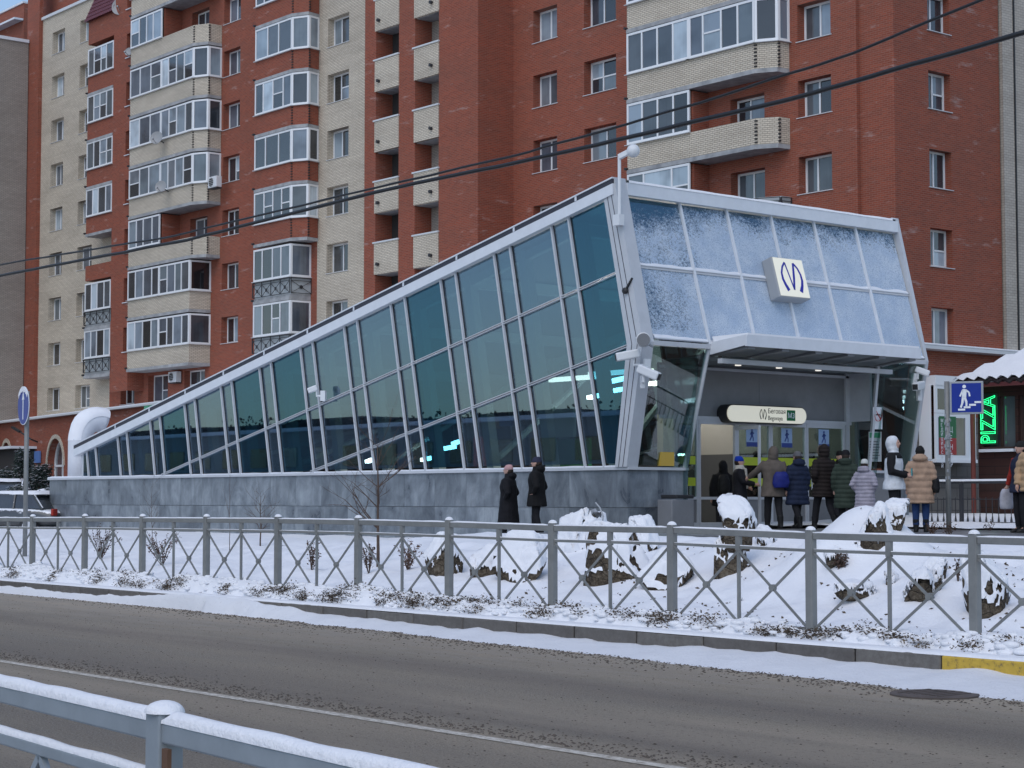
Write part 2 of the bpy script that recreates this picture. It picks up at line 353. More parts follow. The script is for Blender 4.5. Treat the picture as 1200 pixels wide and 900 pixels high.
tag(MB().box(-400, 300, -9, 2.4, -.1, .12).build('near_pavement', M['paving']), kind='structure')
xs = frange(-260, -62, 20) + frange(-61, -38, 90) + frange(-37.8, -6, 330) + frange(-5.5, 60, 14)
verge = grid('snowy_verge', xs, frange(13.86, 15.2, 12) + frange(15.3, 21.9, 66), G, M['snow_verge'])
grid('plaza', frange(-420, -62, 6) + frange(-60, -10, 50) + frange(-8, 400, 6), [21.85, 24, 30, 40, 80, 200, 400], lambda x, y: plaza_z(x) + .006, M['paving'])
grid('side_lawn', frange(-75, -31.2, 110), frange(21.2, 26.5, 26), lambda x, y: plaza_z(x) + .045 - .06 * sstep(21.7, 21.2, y) + .05 * noise.noise((x * .9, y * .9, 0)) + .02 * noise.noise((x * 4, y * 4, 0)) - .05 * sstep(-32.5, -31.2, x), M['snow_verge'])
# kerb of single stones
kerb = empty('kerb', (-16, 13.75, 0), kind='structure')
KST = 1.0
KM = MB().box(-KST/2 + .008, KST/2 - .008, -.075, .09, -.1, .2).mesh('kerb_stone', M['kerb'])
KY = KM.copy(); KY.materials.clear(); KY.materials.append(M['kerb_yellow'])
i = 0; x = -44.2
while x < -4:
    yl = at(1147, 785, Y=13.68).x
    yel = abs(x - yl) < KST / 2
    o = bpy.data.objects.new('kerb_stone', KY if yel else KM); COL.objects.link(o); o.parent = kerb
    o.location = Vector((x, 13.755 + random.uniform(-.006, .006), random.uniform(-.008, .008))) - kerb.location
    if yel: o['label'] = 'kerb stone painted yellow'
    o.modifiers.new('b', 'BEVEL').width = .012
    x += KST; i += 1
tag(MB().box(-400, -44.75, 13.68, 13.86, -.1, .2).build('kerb_stone', M['kerb'], kerb), kind='stuff')
# snow left in the gutter
def edgeY(x): return 14.15 - .070 * (x + 32) + .16 * noise.noise((x * .45, 1, 0)) + .10 * noise.noise((x * 1.7, 2, 0)) + .06 * noise.noise((x * 5, 4, 0))
def gut(x, t):
    e = min(edgeY(x), 13.6); y = 13.69 + (e - 13.69) * t
    top = .07 + .05 * noise.noise((x * .35, 4, 0)) + .05 * max(0, noise.noise((x * 1.7, 7, 0)))
    top += .15 * math.exp(-((x + 23.6) / 2.6) ** 2) + .05 * math.exp(-((x + 30) / 2) ** 2)
    z = top * (1 - t ** 1.6) + .018 * noise.noise((x * 5, y * 5, 1)) * (1 - t) - .012 * t
    return y, max(z, -.01) + .004
mb = MB(); xs = frange(-42, -4, 380); n = 14
for x in xs:
    for j in range(n + 1):
        y, z = gut(x, j / n); mb.v.append((x, y, z))
mb.f = [(i*(n+1)+j, i*(n+1)+j+1, (i+1)*(n+1)+j+1, (i+1)*(n+1)+j) for i in range(len(xs)-1) for j in range(n)]
tag(fixn(mb.build('gutter_snow', M['snow_gutter'], smooth=True)), 'thin dirty snow lying in the gutter along the kerb', 'snow', kind='stuff')
# snow lying over the kerb top
mb = MB(); xs = frange(-44, -4, 300)
for x in xs:
    h = .018 + .008 * noise.noise((x * 3, 0, 9)); e = .012 * noise.noise((x * 6, 3, 9))
    mb.v += [(x, 13.69 + e, .203), (x, 13.695 + e, .2 + h), (x, 13.80, .205 + h * 1.3), (x, 13.93, .225)]
mb.f = [(i*4+j, (i+1)*4+j, (i+1)*4+j+1, i*4+j+1) for i in range(len(xs)-1) for j in range(3)]
tag(mb.build('kerb_snow', M['snow'], kerb, smooth=True), kind='stuff')
# grit and slush crumbs
mb = MB(); M['crumb'] = mat('slush_crumb', (.10, .082, .066), .9)
def crumb(x, y, z, r):
    mb.add([(x-r, y-r*.8, z), (x+r, y-r*.6, z), (x+r*.7, y+r, z), (x-r*.6, y+r*.8, z), (x+r*.1, y-.1*r, z+r*.7)], [(0,1,4),(1,2,4),(2,3,4),(3,0,4)])
for _ in range(7000):
    x = random.uniform(-34, -6); e = edgeY(x); crumb(x, e - abs(random.gauss(0, .35)) + .22, .002, random.uniform(.004, .014))
for _ in range(3600):
    x = random.uniform(-26, -6); crumb(x, 8.02 + abs(random.gauss(0, .22)), .002, random.uniform(.003, .011) * (1.7 if random.random() < .06 else 1))
for _ in range(2500):
    x = random.uniform(-30, -6); crumb(x, random.uniform(6, 13), .002, random.uniform(.003, .009))
tag(mb.build('road_grit', M['crumb']), 'dark slush crumbs and grit strewn over the road', 'grit', kind='stuff')
c = at(1095, 813, Z=.012); mb = MB()
mb.tube([(c.x, c.y, -.01), (c.x, c.y, .014)], .36, 28); mb.tube([(c.x, c.y, .014), (c.x, c.y, .019)], [.30, .29], 28)
for k in range(6): mb.bar((c.x - .24 + .08 * k + .04, c.y - .2, .021), (c.x - .24 + .08 * k + .04, c.y + .2, .021), .03, .008)
tag(mb.build('manhole_cover', metal_paint('manhole_iron', (.10, .08, .07), .7, .3)), 'round rusty manhole cover in the road beside the yellow kerb stone', 'manhole cover')

# ------------------------------------------------------------------ metro pavilion
PY0, PY1 = 26.5, 35.6; BZ = 2.27
def roofz(x): return 8.01 + .2035 * (x + 29.07)
LEAN = .209
pav = empty('metro_pavilion', (-41, 31, .6), 'wedge-shaped glass metro station pavilion on a grey stone base', 'station')
# base with slabs
bwm = MB().box(-55.9, -28.78, 26.58, 26.9, -.1, BZ - .06); bwm.box(-55.9, -28.78, 35.2, 35.5, -.1, BZ - .06); bwm.box(-55.9, -55.6, 26.9, 35.2, -.1, BZ - .06)
bwm.box(-29.2, -28.78, 26.9, 28.18, -.1, BZ - .06); bwm.box(-29.2, -28.78, 33.95, 35.2, -.1, BZ - .06); bw = bwm.build('base_wall', M['concrete'], pav)
XS = [-55.85]; 
while XS[-1] < -29.6: XS.append(XS[-1] + 1.205)
XS[-1] = -28.7
for i in range(len(XS) - 1):
    for (z0, z1) in ((.3, 1.42), (1.43, BZ - .06)):
        MB().box(XS[i] + .003, XS[i+1] - .003, 26.5, 26.575, z0, z1).build('granite_slab', M['granite'], bw)
FY = frange(26.5, 28.25, 2)
for i in range(2):
    for (z0, z1) in ((.6, 1.42), (1.43, BZ - .06)):
        MB().box(-28.775, -28.70, FY[i] + (.078 if i == 0 else .003), FY[i+1] - .003, z0, z1).build('granite_slab', M['granite'], bw)
for y0, y1 in ((33.9, 34.75), (34.755, 35.58)):
    for (z0, z1) in ((.6, 1.42), (1.43, BZ - .06)): MB().box(-28.775, -28.70, y0, y1 - .003, z0, z1).build('granite_slab', M['granite'], bw)
mb = MB().box(-55.9, -28.6, 26.44, 26.75, BZ - .06, BZ); mb.box(-28.95, -28.62, 26.75, 28.2, BZ - .06, BZ); mb.box(-28.95, -28.62, 33.9, 35.62, BZ - .06, BZ)
mb.build('base_ledge', M['alu'], pav)
mb = MB(); xs = frange(-55.88, -28.9, 200)
for x in xs:
    h = .035 + .015 * noise.noise((x * 1.5, 0, 0)); f = 26.445 + .01 * noise.noise((x * 4, 1, 0))
    mb.v += [(x, f, BZ), (x, f - .004, BZ + h * .7), (x, 26.5, BZ + h), (x, 26.66, BZ + h * .6)]
mb.f = [(i*4+j, (i+1)*4+j, (i+1)*4+j+1, i*4+j+1) for i in range(len(xs)-1) for j in range(3)]
tag(mb.build('ledge_snow', M['frost'], pav, smooth=True), kind='stuff')
tag(MB().box(-55.85, -53.0, 26.5, 29.5, BZ, BZ + .05).build('ledge_snow', M['snow'], pav, bevel=.03), kind='stuff')
# side glazing in sheared bays
def clip(poly, a, b, c):        # keep a*x+b*z+c >= 0
    out = []
    for i in range(len(poly)):
        p, r = poly[i], poly[(i+1) % len(poly)]; fp = a*p[0]+b*p[1]+c; fr = a*r[0]+b*r[1]+c
        if fp >= 0: out.append(p)
        if (fp >= 0) != (fr >= 0):
            t = fp / (fp - fr); out.append((p[0]+(r[0]-p[0])*t, p[1]+(r[1]-p[1])*t))
    return out
bott = []
for k in range(12): bott += [-29.38 - 2.097 * k, -29.98 - 2.097 * k]
bott = sorted(bott); BL = [-53.55] + [b for b in bott if b > -53.4] + [-27.9]
T1 = lambda x: 6.35 + .2075 * (x + 28.92)
T2 = lambda x: 4.80 + .2075 * (x + 28.56)
RB = lambda x: roofz(x) - .02
bands = [(lambda x: BZ + .05, T2), (T2, T1), (T1, RB)]
lin = lambda f: (f(1) - f(0), f(0))
def side(Yp, outw, gmats, mull=True):
    for i in range(len(BL) - 1):
        c0, c1 = BL[i] + .03, BL[i+1] - .03
        narrow = (BL[i+1] - BL[i]) < 1.0
        for bi, (lo, hi) in enumerate(bands):
            P = [(c0 + .0, BZ + .05), (c1, BZ + .05), (c1 - LEAN * 8, BZ + 8.05), (c0 - LEAN * 8, BZ + 8.05)]
            m0, k0 = lin(lo); m1, k1 = lin(hi)
            P = clip(P, -m0, 1, -(k0 + .025)); P = clip(P, m1, -1, (k1 - .025)) if P else P
            P = clip(P, 0, 1, -(BZ + .05)) if P else P
            if i == len(BL) - 2 and P:      # last bay is cut by the raking corner post
                P = clip(P, -1, .150, -29.30); P = clip(P, -1, -.223, -27.51) if P else P
            if len(P) < 3: continue
            A = abs(sum(P[j][0]*P[(j+1) % len(P)][1]-P[(j+1) % len(P)][0]*P[j][1] for j in range(len(P)))) / 2
            if A < .02: continue
            jj = random.uniform(-.004, .004)
            MB().prism([(x, Yp + jj, z) for x, z in P], (0, .02, 0)).build('pane', gmats(i, bi, narrow), pav)
    for b in BL[1:-1]:
        x1 = b; z1 = BZ; t = (RB(b) - BZ) / (1 + .2035 * LEAN); x2 = b - LEAN * t
        MB().bar((x1, Yp + outw * .035, z1), (x2, Yp + outw * .035, z1 + t), .055, .046, (1, 0, .2)).build('mullion', M['alu'], pav); MB().bar((x1, Yp + outw * .003, z1), (x2, Yp + outw * .003, z1 + t), .012, .10, (1, 0, .2)).build('gasket_shadow', M['black'], pav)  # black strip paints the gasket and the shadow line beside each mullion
    for f in (T1, T2):
        m0, k0 = lin(f); xa = (BZ + .03 - k0) / m0; xb = -28.85 if f is T1 else -28.6
        for dz in (-.022, .022): MB().bar((xa, Yp + outw * .02, f(xa) + dz), (xb, Yp + outw * .02, f(xb) + dz), .09, .018).build('transom', M['alu'], pav)
def gm(i, bi, narrow):
    wide_idx = (len(BL) - 2 - i)
    if narrow and wide_idx: return M['glass_grey']
    return M['glass_teal'] if wide_idx in (0, 5, 6, 9, 14, 15) or (wide_idx // 2) % 3 == 0 else M['glass_grey']
side(PY0, -1, gm)
side(PY1 - .1, 1, lambda i, bi, n: M['glass_grey'])
# left end of the glazing
MB().box(-53.62, -53.50, 26.5, 35.5, BZ, roofz(-53.55)).build('end_panel', M['alu'], pav)
# raking roof
xa, xb = -53.9, -28.98
def slabx(x0, x1, y0, y1, d0, d1):
    mb = MB(); return mb.prism([(x0, y0, roofz(x0) + d0), (x1, y0, roofz(x1) + d0), (x1, y0, roofz(x1) + d1), (x0, y0, roofz(x0) + d1)], (0, y1 - y0, 0))
slabx(xa, xb, 26.62, 35.42, .02, .30).build('roof', M['soffit'], pav)
for y0, y1 in ((26.36, 26.60), (35.44, 35.68)):
    slabx(xa, xb, y0, y1, -.03, .20).build('fascia', M['alu_white'], pav)
    slabx(xa, xb, y0 - .003, y1 - .02, .203, .30).build('gutter_channel', M['alu_dark'], pav)
    slabx(xa, xb, y0 - .02, y1, .303, .335).build('roof_trim', M['alu_white'], pav)
    for k in range(11):
        x = xb - 1.2 - k * 2.1; slabx(x, x + .06, y0 - .012, y0 + .06, .2035, .3025).build('trim_bracket', M['alu_white'], pav)
tag(slabx(xa, xb - .2, 26.7, 35.4, .302, .36).build('roof_snow', M['snow'], pav), kind='stuff')
# corner posts (knee shaped) at both ends of the entrance front
def knee(y0, y1):
    out = [(-28.97, 8.36), (-28.12, 4.85), (-28.62, BZ)]; inn = [(-29.34, 8.12), (-28.60, 4.80), (-28.98, BZ)]
    mb = MB()
    for a in range(2):
        P = [inn[a], out[a], out[a+1], inn[a+1]]
        mb.prism([(x, y0, z) for x, z in P], (0, y1 - y0, 0))
    o = mb.build('corner_post', M['alu'], pav)
    for off in (.12, .25):
        sb = MB()
        for a in range(2):
            pa = Vector((inn[a][0] + (out[a][0]-inn[a][0]) * off / .37, y0 - .001 if y0 < 30 else y1 + .001, inn[a][1])); pb = Vector((inn[a+1][0] + (out[a+1][0]-inn[a+1][0]) * off / .37, y0 - .001 if y0 < 30 else y1 + .001, inn[a+1][1]))
            sb.bar(pa, pb, .012, .012)
        sb.build('joint', M['alu_dark'], o)
knee(26.40, 26.72); knee(35.56, 35.66)
# entrance front: raking snow covered panes
TOPX, TOPZ, FX, FZ = -29.08, 8.02, -28.17, 4.86
def fr(t, n=0):      # point on the raking front, t 0 top..1 fold
    dx, dz = FX - TOPX, FZ - TOPZ; L = math.hypot(dx, dz)
    return TOPX + dx * t + n * (-dz / L), TOPZ + dz * t + n * (dx / L)
FYS = [26.72, 28.36, 29.8, 31.23, 32.67, 34.13, 35.56]
for i in range(6):
    for (t0, t1) in ((.015, .49), (.505, .985)):
        (x0, z0), (x1, z1) = fr(t0), fr(t1)
        MB().prism([(x0, FYS[i] + .03, z0), (x1, FYS[i] + .03, z1), (x1, FYS[i+1] - .03, z1), (x0, FYS[i+1] - .03, z0)], (.02, 0, .006)).build('pane', M['glass_frost'], pav)
        mbs = MB(); nn = 24                                              # drift caught on the rail under the pane
        for j in range(nn + 1):
            y = FYS[i] + .03 + (FYS[i+1] - FYS[i] - .06) * j / nn; hh = .09 + .05 * noise.noise((y * 2.2, t0 * 9, i))
            for tt, n in ((t1, .02), (t1, .06), (t1 - hh * .35 / 3.28, .055), (t1 - hh / 3.28, .021)):
                xx, zz = fr(tt, n); mbs.v.append((xx, y, zz))
        mbs.f = [(j*4+k, j*4+k+1, (j+1)*4+k+1, (j+1)*4+k) for j in range(nn) for k in range(3)]
        tag(fixn(mbs.build('pane_snow', M['frost'], pav, smooth=True)), kind='stuff')
for y in FYS[1:-1]:
    (x0, z0), (x1, z1) = fr(0, .02), fr(1, .02); MB().bar((x0, y, z0), (x1, y, z1), .055, .11, (1, 0, .2)).build('mullion', M['alu_white'], pav)
(x0, z0) = fr(.4975, .012); MB().bar((x0, 26.7, z0), (x0, 35.555, z0), .07, .04).build('transom', M['alu'], pav)
mb = MB().bar((-29.05, 26.72, 8.14), (-29.05, 35.56, 8.14), .30, .26); mb.build('front_fascia', M['alu_white'], pav)
mb = MB(); ys = frange(26.75, 35.36, 60)
for y in ys:
    h = .05 + .02 * noise.noise((y * 1.3, 0, 4)); mb.v += [(-28.89, y, 8.27), (-28.90, y, 8.27 + h), (-29.05, y, 8.29 + h), (-29.2, y, 8.27)]
mb.f = [(i*4+j, (i+1)*4+j, (i+1)*4+j+1, i*4+j+1) for i in range(len(ys)-1) for j in range(3)]
tag(fixn(mb.build('fascia_snow', M['snow'], pav, smooth=True)), kind='stuff')
(x0, z0) = fr(1, 0); MB().bar((x0, 26.72, z0 - .03), (x0, 35.56, z0 - .03), .12, .10).build('fold_rail', M['alu'], pav)
# lower raking panes either side of the doors
for ya, yb, yc, yd in ((26.74, 28.33, 28.1, 26.74), (33.95, 35.55, 35.55, 34.15)):
    MB().prism([(FX, ya, FZ - .1), (FX, yb, FZ - .1), (-28.66, yc, BZ + .04), (-28.66, yd, BZ + .04)], (-.02, 0, 0)).build('pane', M['glass_clear'], pav)
MB().bar((FX, 28.36, FZ - .05), (-28.66, 28.13, BZ), .06, .10).build('jamb', M['alu'], pav)
MB().bar((FX, 33.90, FZ - .05), (-28.66, 34.1, BZ), .06, .10).build('jamb', M['alu'], pav)
MB().box(-28.69, -28.6, 27.35, 27.75, BZ + .03, BZ + .32).build('notice_plate', mat('ochre_plate', (.55, .36, .06), .5), pav)
# canopy
CX = -27.12; CY0, CY1 = 28.42, 34.0
mb = MB().prism([(FX - .05, CY0, 4.66), (CX, CY0, 4.80), (CX, CY0, 5.0), (FX - .05, CY0, 4.90)], (0, CY1 - CY0, 0)); can = mb.build('canopy', M['soffit'], pav)
mb = MB().box(CX + .002, CX + .06, CY0 - .05, CY1 + .05, 4.78, 5.02)
mb.prism([(FX, CY0 - .05, 4.66), (CX, CY0 - .05, 4.80), (CX, CY0 - .05, 5.02), (FX, CY0 - .05, 4.92)], (0, .048, 0)); mb.prism([(FX, CY1 + .002, 4.66), (CX, CY1 + .002, 4.80), (CX, CY1 + .002, 5.02), (FX, CY1 + .002, 4.92)], (0, .048, 0)); mb.build('canopy_fascia', M['alu_white'], can)
tag(MB().prism([(FX + .1, CY0, 4.925), (CX + .05, CY0, 5.022), (CX + .05, CY0, 5.06), (FX + .05, CY0, 5.05)], (0, CY1 - CY0, 0)).build('canopy_snow', M['snow'], can), kind='stuff')
for k in range(6):
    y = CY0 + .15 + k * 1.05; MB().bar((FX - .9, y, 4.63), (CX, y, 4.765), .22, .07).build('rib', M['alu_grey'], can)
MB().bar((-27.9, CY0, 4.52), (-27.9, CY1, 4.52), .12, .10).build('cross_beam', M['alu'], can)
for k in range(3):
    y = 29.6 + 1.3 * k; MB().tube([(-28.5, y, 4.50), (-28.5, y, 4.53)], .07, 12).build('downlight', mat('downlight', (.8, .8, .8), emit=(1, .95, .85), es=.5), can)
MB().box(-29.4, FX - .1, 28.3, 34.1, 4.55, 4.64).build('soffit', M['soffit'], pav)
# recess: header and doors
DX = -29.3; PZ = plaza_z(-27)
MB().box(DX - .08, DX, 28.0, 31.1, 3.42, 4.55).build('header_panel', M['alu_grey'], pav); MB().box(DX - .08, DX, 31.108, 34.2, 3.42, 4.55).build('header_panel', M['alu_grey'], pav)
MB().box(DX - .02, DX + .05, 28.0, 34.2, 3.34, 3.42).build('door_head_rail', M['alu'], pav); MB().box(DX - .02, DX + .06, 28.0, 34.2, 4.44, 4.5).build('door_head_rail', M['alu'], pav)
mb = MB().box(DX, -28.62, 34.12, 34.2, 3.42, 4.55); mb.box(DX - .06, DX + .06, 34.0, 34.12, PZ, 4.55); mb.build('recess_side', M['alu'], pav)
MB().prism([(DX, 34.2, PZ), (-28.7, 34.2, PZ), (-28.2, 34.2, 4.6), (DX, 34.2, 4.6)], (0, .02, 0)).build('pane', M['glass_clear'], pav)
MB().prism([(DX, 28.1, PZ), (-28.7, 28.1, PZ), (-28.2, 28.1, 4.6), (DX, 28.1, 4.6)], (0, .02, 0)).build('pane', M['glass_clear'], pav)
M['lime'] = mat('lime_strip', (.42, .5, .03), .5)
M['sticker'] = mat('blue_sticker', (.03, .06, .25), .4); M['sticker_light'] = mat('pale_blue_sticker', (.3, .42, .62), .4)
def walker(mb, y, z, s, x):
    """little walking figure built in the door plane"""
    B = lambda a, b, w_: mb.bar((x, y + a[0]*s, z + a[1]*s), (x, y + b[0]*s, z + b[1]*s), .004, w_ * s, (0, -(b[1]-a[1]), (b[0]-a[0])))
    mb.tube([(x - .003, y, z + .86*s), (x + .003, y, z + .86*s)], .09 * s, 10)
    B((0, .75), (.0, .42), .2); B((0, .72), (-.2, .5), .09); B((0, .72), (.22, .56), .09); B((0, .44), (-.24, .05), .1); B((0, .44), (.14, .25), .1); B((.14, .25), (.12, .0), .09)
doors = [(28.45, 29.15, 'fixed'), (29.15, 30.35, 'open'), (30.35, 31.45, 'd'), (31.45, 32.65, 'd'), (32.65, 33.98, 'd')]
for i, (y0, y1, kd) in enumerate(doors):
    fm = MB(); e = .06
    fm.box(DX - .04, DX + .03, y0 + .005, y0 + e, PZ, 3.34); fm.box(DX - .04, DX + .03, y1 - e, y1 - .005, PZ, 3.34); fm.box(DX - .04, DX + .03, y0 + e, y1 - e, 3.25, 3.34); fm.box(DX - .04, DX + .03, y0 + e, y1 - e, PZ, PZ + .12); fm.box(DX - .04, DX + .03, y0 + e, y1 - e, PZ + .62, PZ + .68)
    d = fm.build('door', M['alu'], pav)
    if kd == 'open':
        lf = MB(); a = R_(75); dx, dy = math.sin(a) * 1.05, math.cos(a) * 1.05
        for p, q2 in (((0, 0), (.06, 0)), ((.99, 0), (1.05, 0))):
            for t in (p[0] + .03,): lf.bar((DX + .04 + dx * t / 1.05, y1 - .08 - dy * t / 1.05, PZ + .02), (DX + .04 + dx * t / 1.05, y1 - .08 - dy * t / 1.05, 3.2), .06, .04, (1, 0, 0))
        lf.bar((DX + .04, y1 - .08, 3.17), (DX + .04 + dx, y1 - .08 - dy, 3.17), .04, .08); lf.build('door_leaf', M['alu'], d)
        continue
    MB().box(DX - .01, DX, y0 + e, y1 - e, PZ + .68, 3.25).build('pane', M['glass_clear'], d)
    MB().box(DX - .01, DX + .005, y0 + e, y1 - e, PZ + .12, PZ + .62).build('kick_panel', M['alu_grey'], d)
    for z in (1.98, 2.45):
        MB().box(DX + .001, DX + .006, y0 + e + .02, y1 - e - .02, z - .09, z + .09).build('lime_strip', M['lime'], d)
    ym = (y0 + y1) / 2 - .05
    MB().box(DX + .002, DX + .008, ym - .18, ym + .18, 2.78, 3.22).build('sticker', M['sticker_light'], d)
    MB().box(DX + .009, DX + .012, ym - .18, ym + .18, 2.78, 2.88).build('sticker', M['sticker'], d)
    wm = MB(); walker(wm, ym, 2.90, .30, DX + .012); wm.build('sticker', M['sticker'], d)
    MB().tube([(DX + .07, y0 + .12, PZ + .85), (DX + .07, y0 + .12, PZ + 1.35)], .018, 8).build('handle', M['alu'], d)
# interior
MB().box(-53.4, -29.4, 26.7, 35.4, .9, 1.0).build('floor', M['alu_grey'], pav)
for k in range(12):
    b = -29.68 - 2.097 * k
    for yy in (27.15, 34.9):
        t = (roofz(b) - BZ) * .96; MB().bar((b - .05 + LEAN * 1.2, yy, 1.0), (b - .05 - LEAN * t, yy, BZ + t), .24, .22, (0, 1, 0)).build('column', M['teal_steel'], pav)
        if k < 9: MB().bar((b - LEAN * t + .0, yy, BZ + t - .1), (b - 2.1 - LEAN * (t - .4), yy, BZ + t - .55), .14, .2).build('purlin', M['teal_steel'], pav)
for k in range(5):
    b = -29.68 - 4.2 * k; t = (roofz(b) - BZ) * .93
    MB().bar((b - LEAN * t, 27.2, BZ + t), (b - LEAN * t, 34.9, BZ + t), .18, .26).build('roof_beam', M['teal_steel'], pav)
    MB().bar((b - .2, 27.4, BZ + .3), (b - 2.0 - LEAN * t, 34.7, BZ + t - .3), .1, .1).build('diagonal_brace', M['teal_steel'], pav)
lampm = mat('lit_tube', (.9, .9, .9), emit=(1, .97, .9), es=14)
for (px, py, Y, L) in ((716, 447, 29.5, .55), (712, 459, 30.5, .9), (690, 466, 30, .6), (513, 527, 29, .7), (495, 539, 30, .5), (531, 520, 31, .3), (765, 450, 33.6, 1.6), (770, 444, 33.2, 1.6), (735, 443, 31, .6), (783, 537, 31.5, .5), (430, 541, 30, .3)):
    p = at(px, py, Y=Y); MB().bar(p, p + Vector((L, 0, .06)), .14, .09).build('ceiling_lamp_or_fill', lampm, pav)
for (xh_, yh_) in ((-31.2, 28.6), (-31.2, 31.2), (-33.6, 29.2), (-33.6, 32.0)): MB().box(xh_ - .9, xh_ + .9, yh_ - .18, yh_ + .18, 4.42, 4.5).build('ceiling_lamp_or_fill', mat('hall_fill_panel', (.9, .9, .9), emit=(1, .95, .84), es=3.2), pav)  # glowing panels added to brighten the entrance hall
MB().box(-36, -29.5, 34.6, 34.7, 1.0, 4.6).build('inner_wall', mat('pale_inner_wall', (.26, .25, .23), .7), pav)
for (px0, px1, yt, yb, Y, colr) in ((555, 572, 512, 546, 30, (.3, .03, .03)), (648, 690, 515, 546, 32, (.03, .2, .09)), (600, 612, 500, 546, 33, (.2, .12, .08)), (620, 632, 505, 546, 33, (.22, .13, .09)), (585, 600, 490, 499, 33, (.05, .12, .35)), (568, 583, 492, 502, 33, (.4, .22, .06)), (640, 672, 480, 512, 33, (.45, .6, .62)), (770, 790, 480, 546, 33.5, (.42, .36, .25))):
    a, b = at(px0, yt, Y=Y), at(px1, yb, Y=Y); MB().box(a.x, b.x, Y, Y + .1, b.z, a.z).build('display_board', mat('display_board', colr, .5), pav)
MB().box(-53.4, -29.6, 33.2, 33.3, 1.0, 2.7).build('parapet_wall', mat('inner_wall', (.045, .045, .048), .7), pav)
for k in range(6): MB().tube([(-30 - 1.4 * k, 31, 1.0), (-30 - 1.4 * k, 31, 1.95)], .03, 8).build('barrier_post', M['alu'], pav)
# stickers and notices on the right pane
def pane_pt(px, py, off=.02):
    p = at(px, py, X=-28.45); t = (FZ - .1 - p.z) / (FZ - .1 - BZ); p = at(px, py, X=FX + (-28.66 - FX) * t + off); return p
def notice(name, px0, px1, py0, py1, mt, off=.02):
    return MB().quad(pane_pt(px0, py1, off), pane_pt(px1, py1, off), pane_pt(px1, py0, off), pane_pt(px0, py0, off)).build(name, mt, pav)
notice('notice', 1023, 1034, 477, 503, M['white_sign']); p = pane_pt(1029, 486, .03)
mbr = MB()
for k in range(20):
    a, b = 2 * math.pi * k / 20, 2 * math.pi * (k+1) / 20; mbr.bar((p.x, p.y + .13 * math.cos(a), p.z + .15 * math.sin(a)), (p.x, p.y + .13 * math.cos(b), p.z + .15 * math.sin(b)), .006, .03, (1, 0, 0))
mbr.bar((p.x, p.y - .09, p.z + .1), (p.x, p.y + .09, p.z - .1), .006, .03, (1, 0, 0)); mbr.build('notice', mat('sign_red', (.5, .02, .02), .5), pav)
MB().bar((p.x - .002, p.y - .08, p.z), (p.x - .002, p.y + .08, p.z), .006, .03).build('notice', M['black'], pav)
notice('notice', 1018, 1033, 506, 541, mat('notice_paper', (.42, .45, .46), .6)); notice('notice', 1019, 1032, 507, 513, mat('notice_green', (.03, .2, .1), .5), .03)
for k in range(7): notice('notice', 1019, 1029 + (k % 3), 517 + 3.2 * k, 518.2 + 3.2 * k, mat('notice_ink', (.12, .13, .14), .6), .03)
MB().box(-28.7, -28.62, 34.0, 34.9, 1.1, 2.1).build('notice', M['alu_grey'], pav)

# text
def text(s, size, mt, name, parent, o, xd, ud, n=None, bold=0, align='LEFT', ext=.004, wsc=1.0):
    cu = bpy.data.curves.new('t', 'FONT'); cu.body = s; cu.size = size; cu.align_x = align; cu.extrude = ext; cu.offset = bold; cu.resolution_u = 3
    ob = bpy.data.objects.new('t', cu); COL.objects.link(ob); dg = bpy.context.evaluated_depsgraph_get(); dg.update()
    me = bpy.data.meshes.new_from_object(ob.evaluated_get(dg)); bpy.data.objects.remove(ob)
    xd = Vector(xd).normalized() * wsc; ud = Vector(ud).normalized(); nn = Vector(n) if n else xd.cross(ud).normalized(); o = Vector(o)
    for v in me.vertices: v.co = o + xd * v.co.x + ud * v.co.y + nn * v.co.z
    me.materials.clear(); me.materials.append(mt); me.name = name
    return link(name, me, parent)
# station sign over the doors
M['lit_cream'] = mat('lit_cream', (.55, .55, .49), .5, emit=(1, .97, .80), es=.24)
M['ink'] = mat('sign_ink', (.05, .055, .05), .6); M['ink_blue'] = mat('emblem_blue', (.02, .02, .33), .5); M['line_green'] = mat('line_green', (.0, .16, .05), .5)
a, b = at(852, 484, X=DX + .3), at(944, 485, X=DX + .3)
st = empty('station_sign', (DX + .1, (a.y + b.y) / 2, a.z), 'lit cream station name sign with rounded ends above the doors', 'sign')
def stadium(y0, y1, zc, r, x, t):
    P = []
    for k in range(13): an = math.pi / 2 + math.pi * k / 12; P.append((x, y0 + r + r * math.cos(an), zc + r * math.sin(an)))
    for k in range(13): an = -math.pi / 2 + math.pi * k / 12; P.append((x, y1 - r + r * math.cos(an), zc + r * math.sin(an)))
    return MB().prism(P, (t, 0, 0))
zc = a.z; stadium(a.y - .02, b.y + .02, zc, .205, DX + .004, .29).build('housing', M['black'], st); stadium(a.y, b.y, zc, .18, DX + .295, .03).build('lit_face', M['lit_cream'], st)
yc = (a.y + b.y) / 2; xf = DX + .326
text('Беговая', .15, M['ink'], 'lettering', st, (xf, yc + .0, zc + .03), (0, 1, 0), (0, 0, 1), (1, 0, 0)); text('Begovaya', .14, M['ink'], 'lettering', st, (xf, yc, zc - .12), (0, 1, 0), (0, 0, 1), (1, 0, 0), wsc=.92)
MB().box(xf, xf + .004, yc + .62, yc + .9, zc - .12, zc + .12).build('line_badge', M['line_green'], st); text('М3', .17, M['white_sign'], 'lettering', st, (xf + .006, yc + .64, zc - .06), (0, 1, 0), (0, 0, 1), (1, 0, 0))
